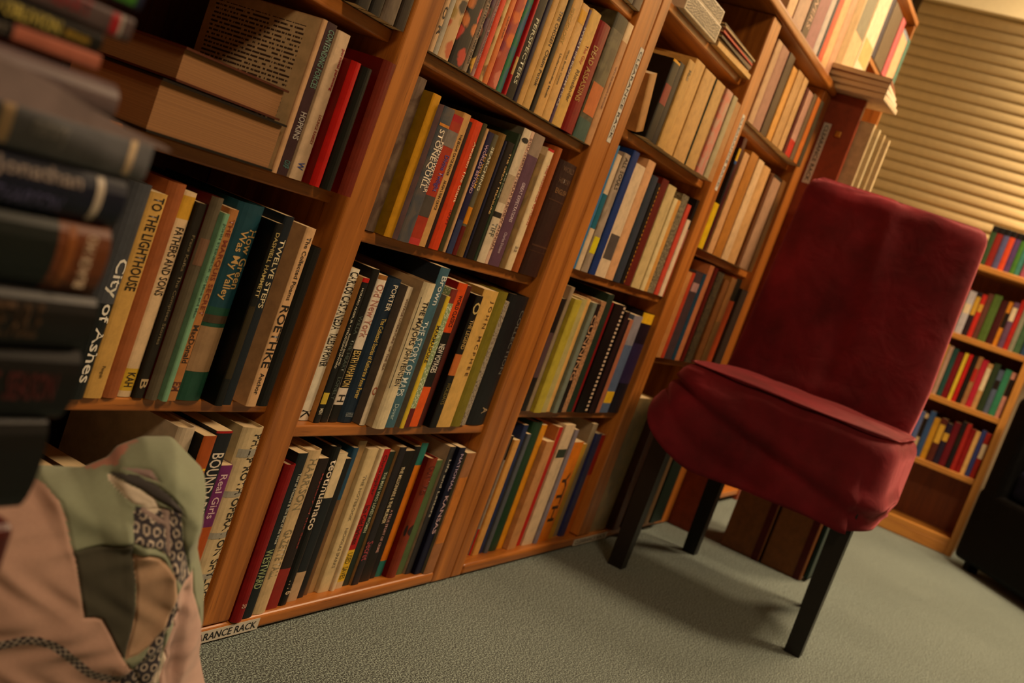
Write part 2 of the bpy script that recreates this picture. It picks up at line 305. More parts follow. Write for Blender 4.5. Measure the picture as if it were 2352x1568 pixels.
BOOKS = [
    ('b2s3', 1.175, 0.02, 0.0231, 0.2035, 0.138, 'efe4cf', 'white paperback, slanted black comic lettering', {'tx': [('CARLOS CASTANEDA', 0.02, 0.4, '141210', 0.9, 0), ('TALES OF POWER', 0.42, 0.64, '141210', 0.8, 0), ('K', 0.93, 0.985, '141210', 0.9, 0)]}),
    ('b2s3', 1.1961, 0.0145, 0.0154, 0.1962, 0.133, '17181a', 'black spine, red tip, tiny white title', {'side': 'b98c52', 'bd': [(0, 0.03, 'c22018')], 'tx': [('HORATIO ALGER, JR. * STRUGGLING UPWARD', 0.07, 0.62, 'd8d0b8', 0.36, -0.2), ('RAGGED DICK AND', 0.38, 0.6, 'd8d0b8', 0.3, 0.25), ('MEN', 0.9, 0.94, 'd8d0b8', 0.5, 0)], 'bd2': [(0.79, 0.87, 'd8bf48')]}),
    ('b2s3', 1.2117, 0.0177, 0.0169, 0.2097, 0.143, '161412', 'tall black spine with faint lettering', {'side': '0c0b0a', 'tx': [('WILLA   THE HEART   LONELY', 0.3, 0.85, '4f5a52', 0.45, 0)]}),
    ('b2s3', 1.2305, 0.0211, 0.0169, 0.2039, 0.139, 'e9dccb', 'white spine, pink script, black name box', {'bd': [(0.88, 1, '1a1512'), (0.5, 0.765, '14110e'), (0.0, 0.03, 'a8743c')], 'tx': [('Old New York', 0.06, 0.42, 'b07868', 0.8, 0), ('EDITH WHARTON', 0.51, 0.755, 'd8b86a', 0.8, 0), ('H', 0.81, 0.86, '2a2420', 0.7, 0)]}),
    ('b2s3', 1.2527, 0.0367, 0.0169, 0.2028, 0.138, '22364a', 'dark blue spine with gold serif title', {'kind': 'h', 'tx': [('PORTER', 0.04, 0.22, 'e8dcc4', 0.34, 0.05), ('The Collected Stories of Katherine Anne Porter', 0.27, 0.83, 'd6b860', 0.3, 0.05), ('HARCOURT', 0.93, 0.96, '8f9aa0', 0.5, 0)]}),
    ('b2s3', 1.2904, 0.013, 0.0062, 0.198, 0.135, 'ecdcc2', 'thin white spine on grey photo cover', {'side': '6e645c', 'tx': [('VOYAGE LITERATURE  OF THE SEA', 0.08, 0.6, '8a6a58', 0.4, 0), ('O', 0.72, 0.78, 'b05a40', 0.8, 0)]}),
    ('b2s3', 1.3071, 0.0309, -0.0062, 0.2105, 0.143, 'e3d3b0', 'cream spine with boxed bold black title', {'side': 'b39a78', 'kind': 'h', 'box': (0.1, 0.72), 'tx': [('THE MAJORS', 0.12, 0.42, '1c1a18', 0.55, -0.05), ('JOHN FEINSTEIN', 0.44, 0.7, '1c1a18', 0.55, -0.05)]}),
    ('b2s3', 1.3391, 0.0262, -0.0031, 0.2353, 0.154, '4d7484', 'slate blue spine, pale capitals', {'side': '28303a', 'tx': [('Brown', 0.05, 0.23, 'd8dcd8', 0.55, 0.1), ('THE STORY OF MAPS', 0.33, 0.8, 'd9e0dc', 0.6, -0.2), ('Dover', 0.85, 0.95, 'a8c0c0', 0.4, -0.1)]}),
    ('b2s3', 1.3751, 0.0111, -0.0062, 0.198, 0.135, 'e0c23c', 'thin yellow spine on photo cover', {'side': '8c8374', 'tx': [('MARMADUKE', 0.22, 0.5, '201c18', 0.8, 0)]}),
    ('b2s3', 1.3873, 0.0189, -0.0031, 0.2091, 0.142, '8aa070', 'speckled green floral spine, maroon foot', {'pat': 'speck:8aa070:dfe6c8', 'bd': [(0.86, 1, '6e2020'), (0, 0.1, '8a3a30')]}),
    ('b2s3', 1.4072, 0.0274, -0.0, 0.2197, 0.149, '161210', 'black spine with orange top panel', {'side': '8c1812', 'bd': [(0, 0.34, 'e0591a'), (0.72, 1, 'e8661c')], 'tx': [('WORLD CLASSICS', 0.08, 0.3, '2a1410', 0.4, 0.1), ('NEW VOYAGES', 0.42, 0.62, 'e8e0d0', 0.6, 0)]}),
    ('b2s3', 1.4357, 0.0189, 0.0031, 0.2176, 0.148, '5e2820', 'maroon brown narrow spine', {}),
    ('b2s3', 1.459, 0.0213, -0.0062, 0.2082, 0.142, '181310', 'black spine, gold oval, small fire photo', {'side': '0d0d0c', 'bd': [(0.44, 0.6, 'c8763a')], 'tx': [('O', 0.05, 0.14, 'c8b070', 0.9, 0), ('THE LEGEND', 0.18, 0.4, 'b89858', 0.5, 0), ('HOLIDAYS', 0.66, 0.82, '7a6a30', 0.5, 0)]}),
    ('b2s3', 1.4814, 0.0477, -0.0031, 0.2189, 0.149, 'dcb368', 'golden cream spine, widely spaced letters', {'side': '9a7840', 'tx': [('J O H N   M C P H E E', 0.07, 0.62, '5a3c1c', 0.28, 0.25)]}),
    ('b2s3', 1.5302, 0.0399, -0.0, 0.2207, 0.15, '857a24', 'olive green rounded spine', {'kind': 'h'}),
    ('b2s3', 1.5712, 0.0173, 0.0031, 0.2072, 0.141, 'a39684', 'grey speckled thin spine', {'pat': 'speck:a39684:5a4c40'}),
    ('b2s3', 1.5895, 0.0721, 0.0062, 0.2201, 0.15, '1a1c20', 'large blue-black spine beside upright', {'kind': 'h', 'tx': [('COLLECTION', 0.1, 0.6, '5a5a55', 0.2, 0.3), ('A', 0.86, 0.91, 'a08868', 0.3, 0.2)]}),
    ('b2b', 1.144, 0.0211, -0.0031, 0.213, 0.145, '8e0f14', 'glossy dark red hardcover, worn tip', {'kind': 'h', 'side': '6e060c', 'tx': [('38', 0.88, 0.91, 'c8a090', 0.6, 0.1)]}),
    ('b2b', 1.1661, 0.0213, 0.0, 0.2263, 0.154, '1e262c', 'blue-black spine, fine white lettering', {'side': '0b0b0c', 'tx': [('Tales of Treasure & The Best of the West', 0.12, 0.55, 'c8c8b8', 0.3, 0.25), ('WESTWARD', 0.58, 0.82, '9aa878', 0.7, -0.05)]}),
    ('b2b', 1.1885, 0.0324, 0.0031, 0.2287, 0.154, 'd6bc92', 'cream hardcover, faint spaced capitals', {'kind': 'h', 'tx': [('HARRISON', 0.05, 0.36, '8f8264', 0.5, 0), ('GAZETTE TALL', 0.48, 0.78, '8f8264', 0.5, 0)]}),
    ('b2b', 1.222, 0.026, 0.0062, 0.2148, 0.146, '2c1a18', 'dark brown spine with red foot', {'bd': [(0.73, 1, '9a2f26')], 'tx': [('Mystery of the Seas', 0.1, 0.6, '9a3a34', 0.22, 0.3)]}),
    ('b2b', 1.249, 0.024, 0.0092, 0.2298, 0.154, '0e0d0c', 'black spine, bold white italic title', {'kind': 'h', 'tx': [('teotihuanaco', 0.08, 0.52, 'ecdcc6', 0.62, 0.05), ('1776', 0.84, 0.93, 'd8c0a0', 0.6, 0.1)]}),
    ('b2b', 1.274, 0.0243, 0.0123, 0.2184, 0.148, '1d232a', 'white topped spine with navy middle', {'bd': [(0, 0.3, 'e6d2ac'), (0.8, 1, 'c8aa88')]}),
    ('b2b', 1.2994, 0.0178, 0.0154, 0.2082, 0.142, '1a1a20', 'dark narrow spine with pale top', {}),
    ('b2b', 1.3183, 0.0127, 0.0185, 0.2225, 0.151, '2b5470', 'glossy blue and brown photo spine', {'bd': [(0.35, 1, '7a5a3a')]}),
    ('b2b', 1.3321, 0.0198, 0.0216, 0.231, 0.154, 'b49468', 'creased tan paperback, bent top corner', {}),
    ('b2b', 1.353, 0.0276, 0.0162, 0.2205, 0.15, 'dcc69a', 'cream spine, thin grey spaced letters', {'tx': [('THE NOTEBOOK', 0.18, 0.5, '8a7f62', 0.25, 0), ('NICHOLAS SPARKS', 0.55, 0.83, '7a705a', 0.26, 0.05)]}),
    ('b2b', 1.3817, 0.0086, 0.0131, 0.2215, 0.151, 'e4d0ae', 'plain white margin spine', {}),
    ('b2b', 1.3914, 0.0223, 0.0162, 0.2197, 0.149, 'b8161a', 'red spine, black title, yellow sticker', {'bd': [(0.72, 0.95, 'e6c034'), (0.95, 1, 'd8c09a')], 'tx': [('Christopher', 0.04, 0.33, '501010', 0.5, 0), ('Into Cold Darkness', 0.4, 0.68, '240808', 0.55, 0), ('USED  SAVES', 0.74, 0.93, '6a5a14', 0.6, 0)]}),
    ('b2b', 1.4148, 0.0207, 0.0192, 0.214, 0.146, '24342c', 'dark green spine, tiny pale letters', {'tx': [('THE MAN WHO LOVED WOMEN', 0.15, 0.6, 'c0c8a8', 0.4, 0)]}),
    ('b2b', 1.4365, 0.0201, 0.0154, 0.222, 0.151, '2a242a', 'charcoal spine beside tan cover edge', {'side': 'b08c5c', 'tx': [('Secret', 0.68, 0.82, 'a04048', 0.8, 0)]}),
    ('b2b', 1.4576, 0.0333, 0.0185, 0.2143, 0.146, '1c1410', 'black spine, white small capitals', {'tx': [('THE MILLIONAIRE & THE MURDER', 0.12, 0.55, 'dcc8a0', 0.28, -0.15), ('A TRUE STORY OF CRIME', 0.45, 0.78, 'c89890', 0.22, 0.22)]}),
    ('b2b', 1.492, 0.0186, 0.0216, 0.2192, 0.149, '181418', 'black narrow spine with purple edge', {}),
    ('b2b', 1.5117, 0.0208, 0.0231, 0.2241, 0.152, 'e0851a', 'orange spine with teal ends', {'bd': [(0, 0.165, '2f7f74'), (0.88, 1, '2f8078')]}),
    ('b2b', 1.5336, 0.0268, 0.0127, 0.2019, 0.137, '8a3a20', 'worn red brown hardcover spine', {'kind': 'h', 'side': '74100e', 'tx': [('OUR TIMES', 0.06, 0.3, '5a1a10', 0.7, 0), ('!', 0.55, 0.65, '241010', 0.9, 0)]}),
    ('b2b', 1.5615, 0.0235, 0.0158, 0.1967, 0.134, '5c7048', 'moss green narrow spine', {}),
    ('b2b', 1.5861, 0.0186, 0.0119, 0.2207, 0.15, '3c3a3c', 'grey white glossy hardcover spine', {'side': 'a8947c', 'tx': [('Life and Letters', 0.1, 0.55, 'c8c0b0', 0.4, 0.1)]}),
    ('b2b', 1.6058, 0.0215, 0.0054, 0.2216, 0.151, '141638', 'navy spine, raised pink capitals', {'side': '12132c', 'tx': [('NATIONAL', 0.05, 0.34, 'b8a0b8', 0.45, 0.1), ('KANSAS', 0.38, 0.68, 'c8a8b0', 0.6, 0.1)]}),
    ('b2b', 1.6284, 0.0328, 0.0008, 0.2132, 0.145, 'a8744c', 'grey and peach spine beside joint', {'bd2': [(0.2, 0.75, 'c88038')], 'side': '6e6a58'}),
    ('b2s2', 1.1585, 0.0286, 0.0154, 0.1964, 0.134, '5a4438', 'frayed grey brown cloth spine', {'kind': 'h', 'pat': 'mot:5a4438:7a6452'}),
    ('b2s2', 1.1881, 0.0197, 0.0027, 0.1854, 0.126, 'd09a20', 'mustard yellow spine, split edge', {'side': '9a7a18'}),
    ('b2s2', 1.2089, 0.0277, -0.005, 0.1768, 0.12, '5c5450', 'grey spine, ornate stacked white title', {'side': '8f7c86', 'pat': 'mot:5c5450:3a4450', 'tx': [('STONEQUILL', 0.16, 0.6, 'f0e0c8', 0.5, -0.1), ('FIREHAWKS WAR', 0.24, 0.62, 'f0dcc8', 0.42, 0.3)], 'bd2': [(0.12, 0.14, 'd8903c')]}),
    ('b2s2', 1.2376, 0.0299, -0.0019, 0.1734, 0.118, 'b04028', 'brick red spine with small photos', {'bd': [(0, 0.05, 'b0202c'), (0.95, 1, 'c84440')], 'bd2': [(0.12, 0.24, '8a8078'), (0.62, 0.78, '5a524c')], 'tx': [('Divine Twilight', 0.3, 0.58, '4a4090', 0.5, 0.1)]}),
    ('b2s2', 1.2686, 0.0191, 0.0012, 0.1812, 0.123, 'd2a468', 'tan spine, small black capitals', {'tx': [('THE EDGAR CAYCE READER', 0.15, 0.46, '241a12', 0.32, 0), ('HUGH LYNN CAYCE', 0.5, 0.72, '241a12', 0.32, 0)]}),
    ('b2s2', 1.2888, 0.0127, 0.0042, 0.1743, 0.119, '321818', 'thin dark maroon spine, jagged edge', {}),
    ('b2s2', 1.3026, 0.0328, 0.0073, 0.1801, 0.122, 'd84a1c', 'bright orange glossy spine, cream title', {'kind': 'h', 'tx': [('Awaken The Giant', 0.15, 0.62, 'f0c8a0', 0.3, 0.25), ('HAPPY', 0.68, 0.8, '6a1810', 0.25, 0.25)]}),
    ('b2s2', 1.3364, 0.0125, 0.0092, 0.1818, 0.124, '4a4628', 'narrow dark olive spine', {}),
    ('b2s2', 1.3499, 0.0067, 0.0092, 0.1772, 0.12, 'd0a87c', 'narrow tan spine', {}),
    ('b2s2', 1.3577, 0.0171, 0.0092, 0.175, 0.119, '25204a', 'navy spine, stacked pink title', {'tx': [('WORLDS BEYOND', 0.1, 0.5, 'c8a0b8', 0.4, -0.15), ('TO WILLIAM', 0.16, 0.45, 'd09a30', 0.4, 0.25)], 'bd2': [(0.72, 1, '3a4468')]}),
    ('b2s2', 1.3758, 0.0122, 0.0092, 0.1755, 0.119, '6a6450', 'grey green spine, tall white letters', {'tx': [('SEARCHING', 0.1, 0.46, 'e0d8b8', 0.6, 0)], 'bd': [(0.6, 0.74, 'd88c18'), (0.76, 1, '6e1c18')]}),
    ('b2s2', 1.3891, 0.0199, 0.0092, 0.1809, 0.123, '8c6c38', 'tan rounded plain spine', {'kind': 'h'}),
    ('b2s2', 1.41, 0.0066, 0.0092, 0.1737, 0.118, '1c2040', 'thin navy spine', {}),
    ('b2s2', 1.4176, 0.0227, 0.0092, 0.1752, 0.119, '1c100e', 'black spine, gold lettering at edge', {'tx': [('THE GREAT TREASURE', 0.08, 0.6, 'd8b070', 0.28, 0.32)]}),
    ('b2s2', 1.4414, 0.0063, 0.0092, 0.1915, 0.13, '3a4a38', 'deep green spine with pale letters', {'tx': [('THE FORCE', 0.3, 0.5, 'b0b8a0', 0.5, 0)]}),
    ('b2s2', 1.4483, 0.0246, 0.0073, 0.2027, 0.138, 'dccbb0', 'white spine, black dot, dark band', {'side': '6c6a5c', 'bd': [(0.34, 0.55, 'b8a488'), (0.62, 0.66, '33322c')], 'tx': [('.', 0.06, 0.1, '101010', 0.9, 0), ('TIFF', 0.7, 0.8, '5a5a50', 0.6, 0)]}),
    ('b2s2', 1.4739, 0.0125, 0.0092, 0.2039, 0.139, 'dcb8a0', 'thin pink white lettered spine', {'tx': [('SOUTHERN LITERARY REVIEW ANNUAL', 0.05, 0.9, '6a4440', 0.5, 0)]}),
    ('b2s2', 1.4875, 0.0362, 0.0092, 0.2044, 0.139, '6c4c60', 'purple spine, grey library sticker', {'bd': [(0, 0.16, '9c8878')], 'tx': [('GREAT EXPECTATIONS', 0.36, 0.66, 'd8c0c8', 0.28, 0), ('Charles Dickens', 0.74, 0.9, 'c8b0b8', 0.24, 0)]}),
    ('b2s2', 1.5248, 0.0193, 0.0092, 0.1807, 0.123, '6a5230', 'mottled olive brown spine', {'pat': 'mot:6a5230:8a6a3c'}),
    ('b2s2', 1.5451, 0.0218, 0.0092, 0.194, 0.132, 'e6cfa8', 'white spine, red lettering, red tip', {'bd': [(0, 0.02, 'c02020')], 'tx': [('THE PASSENGER RETURNS', 0.12, 0.62, 'b8402c', 0.3, 0.3), ('22', 0.8, 0.85, '8a7a68', 0.4, 0)]}),
    ('b2s2', 1.568, 0.0248, 0.0092, 0.2017, 0.137, 'a85c28', 'rust brown plain spine', {'kind': 'h'}),
    ('b2s2', 1.5939, 0.0677, 0.0065, 0.1878, 0.128, '3c2018', 'thick dark brown leather spine, worn', {'kind': 'h', 'bd2': [(0.33, 0.34, '5a3a28'), (0.73, 0.745, '5a3a28'), (0.785, 0.79, '5a3a28')], 'hx': [('WORLD', 0.06, '6a4a34'), ('HISTORY', 0.16, '6a4a34'), ('ENGLISH', 0.25, '8a6038')]}),
    ('b2s1', 1.144, 0.0087, 0.0, 0.2002, 0.136, 'd8b48c', 'cream spine, black brush letters', {'tx': [('A N G K O R', 0.3, 0.9, '1c1816', 0.8, 0)]}),
    ('b2s1', 1.1538, 0.01, 0.0, 0.2002, 0.136, 'b8b0a0', 'pale blue grey narrow spine', {}),
    ('b2s1', 1.1648, 0.0251, 0.0, 0.2025, 0.138, 'cfa878', 'cream spine painted with fruit', {'pat': 'flo:cfa878:c0603a:3a3028:a88848'}),
    ('b2s1', 1.1909, 0.0356, 0.0, 0.2025, 0.138, '181312', 'black spine with red daisies', {'pat': 'flo:181312:c03a2a:141210:c87030'}),
    ('b2s1', 1.2276, 0.0107, 0.0, 0.2025, 0.138, 'a08c78', 'grey lettered thin spine', {'tx': [('ANTHOLOGY OF LETTERS AND WRITINGS', 0.3, 0.95, '3a302c', 0.4, 0)]}),
    ('b2s1', 1.2393, 0.01, 0.0, 0.2025, 0.138, '241c14', 'black yellow blossom spine', {'pat': 'flo:241c14:d8a030:503048:c08070'}),
    ('b2s1', 1.2504, 0.0078, 0.0, 0.2025, 0.138, 'b08c88', 'mauve lettered thin spine', {'tx': [('SELECTED SHORT STORIES MODERN VERSE', 0.3, 0.95, '5a3a48', 0.4, 0)]}),
    ('b2s1', 1.2593, 0.0125, 0.0, 0.2025, 0.138, 'e0583c', 'bright coral spine', {}),
    ('b2s1', 1.2729, 0.0089, 0.0, 0.2025, 0.138, 'c8a468', 'cream floral narrow spine', {'pat': 'flo:c8a468:7a4a24:d8b878:4a3420'}),
    ('b2s1', 1.2828, 0.0133, 0.0, 0.2025, 0.138, 'dc8046', 'salmon orange spine, tiny title', {'tx': [('ACROSS THE RIVER', 0.55, 0.7, '50281a', 0.25, 0)]}),
    ('b2s1', 1.2972, 0.0244, 0.0, 0.2025, 0.138, 'b8482c', 'red spine with pink chrysanthemums', {'pat': 'flo:b04028:d07860:d86820:8a3040'}),
    ('b2s1', 1.3226, 0.0157, 0.0, 0.2025, 0.138, '3c8a54', 'shiny green metallic spine', {'pat': 'mot:2f7a50:3c6484', 'rough': 0.25}),
    ('b2s1', 1.3393, 0.0063, -0.0035, 0.2025, 0.138, 'b81c24', 'narrow red and cream striped spine', {'bd': [(0, 0.35, 'd8a030'), (0.74, 0.86, 'd8b070')]}),
    ('b2s1', 1.3463, 0.0272, -0.0004, 0.2025, 0.138, '181410', 'black spine, spaced white capitals', {'tx': [('PERSPECTERS', 0.45, 0.9, 'c8c8b0', 0.35, 0.05)]}),
    ('b2s1', 1.3745, 0.0121, 0.0, 0.2025, 0.138, '1f1a3c', 'dark navy cracked spine', {}),
    ('b2s1', 1.3876, 0.0166, 0.0, 0.2025, 0.138, 'd0a464', 'tan spine, tiny green lettering', {'side': 'b88c50'}),
    ('b2s1', 1.4053, 0.0229, 0.0, 0.2025, 0.138, 'd0a868', 'cream spine, dark serif title', {'tx': [('THE CHOSEN', 0.3, 0.55, '2a1c10', 0.4, 0.1), ('Chaim Potok', 0.58, 0.84, '2a1c10', 0.42, 0.1)]}),
    ('b2s1', 1.4292, 0.0141, 0.0, 0.2025, 0.138, '16120e', 'narrow black spine among creams', {}),
    ('b2s1', 1.4444, 0.0269, 0.0, 0.1738, 0.118, 'd8aa68', 'cream spine, small bold black title', {'tx': [('Understanding Media', 0.47, 0.85, '1a120c', 0.25, 0), ('PSYCHOLOGY', 0.1, 0.4, 'b09040', 0.3, -0.3)]}),
    ('b2s1', 1.4723, 0.0252, 0.0, 0.1723, 0.117, 'dcb070', 'cream spine, yellow sticker at top', {'bd2': [(0.05, 0.16, 'e0a818')], 'tx': [('Great Books Course', 0.4, 0.7, '3a2c1c', 0.18, -0.2)]}),
    ('b2s1', 1.4986, 0.0085, 0.0, 0.1711, 0.116, '5a4464', 'thin purple spine, worn white title', {'tx': [('SWEET IN BLOOM PICKS', 0.15, 0.85, 'c8b8b0', 0.7, 0)]}),
    ('b2s1', 1.5081, 0.0335, 0.0, 0.1754, 0.119, 'dcb264', 'yellow cream spine, red script title', {'tx': [('The Gay', 0.28, 0.45, 'b84828', 0.4, 0.1), ('Rhinelander', 0.5, 0.78, '5a4424', 0.35, 0.1)]}),
    ('b2s1', 1.5427, 0.045, 0.0, 0.1704, 0.116, '8c1a14', 'crimson leather spine, gold lettering', {'kind': 'h', 'tx': [('DEAD ASSASSINS', 0.22, 0.72, 'b89048', 0.3, -0.2)]}),
    ('b2s1', 1.5888, 0.0484, 0.0, 0.198, 0.135, '3c3420', 'dark olive spine, flame picture, teal foot', {'bd': [(0.0, 0.12, '3c3826'), (0.84, 1, '48645c')], 'pat': 'mot:3c3420:5a5238', 'bd2': [(0.55, 0.8, 'c8743c')]}),
    ('b2s1', 1.6382, 0.0234, 0.0, 0.1978, 0.135, 'c49468', 'pinkish tan spine with torn white top', {'bd': [(0, 0.15, 'e0c49c')], 'tx': [('WITH THE MIRROR & BEYOND', 0.35, 0.7, '7a4c48', 0.25, 0)]}),
    ('b2s0', 1.603, 0.0244, 0.0, 0.1963, 0.134, '34322c', 'dark grey book at frame top', {}),
    ('b2s0', 1.6285, 0.0331, 0.0, 0.1963, 0.134, '5a4634', 'worn brown book at frame top', {}),
    ('b1s2', 0.7672, 0.0296, 0.0039, 0.2122, 0.144, '50535a', 'grey jacket spine, big white title', {'kind': 'h', 'bd': [(0.55, 1, '1c2224')], 'tx': [('City of Ashes', 0.34, 0.92, 'e8e4d8', 0.62, 0.1)]}),
    ('b1s2', 0.7979, 0.0229, 0.0069, 0.2072, 0.141, 'd0a860', 'golden cream spine, bold black capitals', {'tx': [('TO THE LIGHTHOUSE', 0.02, 0.47, '241c10', 0.6, 0.05), ('Penguin', 0.84, 0.9, '5a4824', 0.25, 0)]}),
    ('b1s2', 0.8218, 0.0236, 0.01, 0.2206, 0.15, 'a5643a', 'copper brown hardcover spine', {'kind': 'h'}),
    ('b1s2', 0.8465, 0.0181, 0.0131, 0.2151, 0.146, 'e2c6a0', 'white spine, yellow panel, black capitals', {'bd': [(0.02, 0.13, 'd8a83c'), (0.86, 0.97, 'd8b440')], 'tx': [('FATHERS AND SONS', 0.17, 0.5, '201812', 0.62, 0), ('KAH', 0.88, 0.95, '302818', 0.6, 0)]}),
    ('b1s2', 0.8656, 0.014, 0.01, 0.2075, 0.141, '2e2820', 'charcoal spine, faint gold serif title', {'tx': [('Franz Kafka  The Complete Stories', 0.16, 0.72, '7a6c50', 0.4, 0), ('B', 0.9, 0.95, 'c0a880', 0.7, 0)]}),
    ('b1s2', 0.8807, 0.0167, 0.0065, 0.2175, 0.148, '6c6250', 'grey olive spine, small portrait photo', {'side': '5c120c', 'kind': 'h', 'bd2': [(0.2, 0.33, '8a6a54')]}),
    ('b1s2', 0.8984, 0.0079, 0.0019, 0.2044, 0.139, '84b090', 'slim mint green spine', {'tx': [('JOHN STEINBECK  Of Mice and Men', 0.05, 0.55, '3c5c4c', 0.6, 0)]}),
    ('b1s2', 0.9074, 0.0142, 0.005, 0.2102, 0.143, 'b8804c', 'tan spine, brown red capitals', {'tx': [('THE MARQUIS SECRET', 0.05, 0.55, '7a3420', 0.55, 0), ('MacDonald', 0.6, 0.8, '30241c', 0.6, 0), ('EM', 0.9, 0.95, '5a2a1c', 0.8, 0)]}),
    ('b1s2', 0.9226, 0.0421, 0.0081, 0.2197, 0.149, '24505c', 'teal spine, gold title, seated figure', {'kind': 'h', 'bd': [(0.52, 1, '2c5a48')], 'tx': [('How Green', 0.12, 0.42, 'c8a468', 0.32, 0.25), ('Was My Valley', 0.13, 0.48, 'd0a868', 0.34, -0.1)], 'bd2': [(0.56, 0.6, '5a4a38'), (0.62, 0.85, 'a88a68')]}),
    ('b1s2', 0.9691, 0.0128, -0.0077, 0.2093, 0.142, '141412', 'black cover, slim spine, gold capitals', {'side': '0c0c0c', 'tx': [('DASHIELL HAMMETT', 0.05, 0.4, 'b8a468', 0.5, 0)], 'bd2': [(0.45, 0.85, '3a3018')]}),
    ('b1s2', 0.9829, 0.0168, -0.0046, 0.2189, 0.149, '1c2630', 'blue black spine, cream capitals', {'tx': [('TWELVE STEPS', 0.12, 0.48, 'd8c8a0', 0.5, 0)]}),
    ('b1s2', 1.0215, 0.0178, -0.0077, 0.2129, 0.145, 'dcb488', 'cream cover and spine, heavy black lettering', {'side': 'cca074', 'tx': [('The Collected Poems', 0.05, 0.4, '241a14', 0.4, 0), ('ROETHKE', 0.43, 0.78, '18120e', 0.78, 0), ('Anchor', 0.81, 0.93, '241a14', 0.42, 0)]}),
    ('b1s2', 1.0404, 0.0263, -0.0046, 0.1928, 0.131, '12100e', 'plain black hardcover beside upright', {'kind': 'h'}),
    ('b1b', 0.9365, 0.0269, -0.0, 0.2622, 0.154, 'cdbca4', 'white hardcover, light grey letters', {'kind': 'h', 'tx': [('Ping Fu', 0.1, 0.25, '6a6258', 0.4, 0)]}),
    ('b1b', 0.9645, 0.0214, -0.0116, 0.2571, 0.154, 'b05a20', 'orange and green photo spine', {'side': '141210', 'bd': [(0.45, 1, '1c3c34')], 'tx': [('LAVA', 0.15, 0.35, 'e8c020', 0.8, 0), ('Clom', 0.6, 0.72, 'c8a050', 0.5, 0)]}),
    ('b1b', 0.987, 0.0275, -0.0085, 0.2613, 0.154, '20242c', 'navy spine, tall white capitals', {'tx': [('BOUNDARIES', 0.1, 0.42, 'dcd0c0', 0.7, 0)], 'bd': [(0, 0.01, 'b01818')]}),
    ('b1b', 1.0156, 0.0236, -0.0054, 0.2178, 0.148, '7a3070', 'short purple to orange spine', {'bd': [(0.35, 1, 'b85c20')], 'tx': [('Real Girls', 0.05, 0.3, 'd8b8c0', 0.5, 0)]}),
    ('b1b', 1.0403, 0.0375, -0.0023, 0.2627, 0.154, 'd4c09a', 'cream jacket, black side lettering', {'kind': 'h', 'side': 'c8b48c', 'tx': [('PHILIP ROTH OPERATION SHYLOCK', 0.03, 0.86, '1c1814', 0.42, 0.22)], 'bd2': [(0.1, 0.14, 'a8a498'), (0.3, 0.33, 'a8a498'), (0.5, 0.53, 'a8a498'), (0.7, 0.73, 'a8a498')]}),
    ('b1s1', 0.9395, 0.0079, -0.0039, 0.1648, 0.154, 'd0a880', 'opened book, printed page facing left', {'side': 'page'}),
    ('b1s1', 0.9485, 0.0201, -0.0008, 0.1654, 0.112, '4c3438', 'grey maroon spine, pale green capitals', {'tx': [('CONTENDING FORCES', 0.04, 0.42, '6a8c7c', 0.5, 0.1), ('HOPKINS', 0.58, 0.76, 'b8b0a8', 0.5, 0.1), ('OXF', 0.9, 0.95, '4a7c78', 0.5, 0.1)]}),
    ('b1s1', 0.9697, 0.0215, -0.0035, 0.1625, 0.111, 'dcc0a0', 'white spine, small red lettering', {'tx': [('personal parenting', 0.1, 0.38, 'a83040', 0.32, 0.25), ('LOUNGE RAMSEY', 0.55, 0.75, 'a05040', 0.24, 0.2), ('W', 0.88, 0.93, '38509a', 0.5, 0)]}),
    ('b1s1', 0.9932, 0.0162, -0.0154, 0.1395, 0.095, 'c01c14', 'bright red glossy hardcover', {'kind': 'h', 'side': '7a0a08'}),
    ('b1s1', 1.0137, 0.0177, -0.0154, 0.1391, 0.095, '22221c', 'charcoal cloth spine by red book', {'kind': 'h'}),
    ('b1s1', 1.0468, 0.0249, -0.0154, 0.1564, 0.106, '7c2e1a', 'old rust red cloth spine', {'kind': 'h', 'side': '6c100c'}),
    ('b1s0', 0.9852, 0.0246, 0.0, 0.2002, 0.136, '2a241c', 'dark worn book above red books', {}),
    ('b1s0', 1.0108, 0.0216, 0.0, 0.2002, 0.136, '1a1814', 'blackish book with pale scuffed edge', {}),
    ('b1s0', 1.0334, 0.028, 0.0, 0.2002, 0.136, '4c3c30', 'mottled grey brown worn spine', {'pat': 'mot:4c3c30:6a5a48'}),
    ('b1s0', 1.0625, 0.0209, 0.0, 0.2002, 0.136, '32261c', 'dark brown spine beside first upright', {}),
    ('b3s1', 1.8158, 0.0311, 0.0, 0.1001, 0.092, 'b88a54', 'short tan leaning book, pale edge', {'lean': 0.3}),
    ('b3s1', 1.848, 0.0362, -0.0065, 0.1426, 0.097, '14120f', 'black spine with yellow top', {'bd': [(0, 0.03, 'e0a820')], 'bd2': [(0.3, 0.55, '8a2424')]}),
    ('b3s1', 1.8852, 0.0296, -0.0035, 0.1476, 0.1, '171a24', 'narrow blue black spine', {}),
    ('b3s1', 1.9159, 0.0398, -0.0065, 0.1623, 0.11, 'c8a060', 'cream spine, faint black top text', {'tx': [('Matt', 0.1, 0.22, '4a3c20', 0.3, 0)]}),
    ('b3s1', 1.9567, 0.054, -0.0035, 0.1745, 0.119, 'cfa566', 'plain cream wide spine', {}),
    ('b3s1', 2.0118, 0.0685, -0.0058, 0.1725, 0.117, 'cda46a', 'cream spine right of dark gap', {}),
    ('b3s1', 2.0814, 0.0583, -0.0089, 0.1713, 0.116, 'c8a268', 'cream spine with slate edge', {'side': '4c5c5c'}),
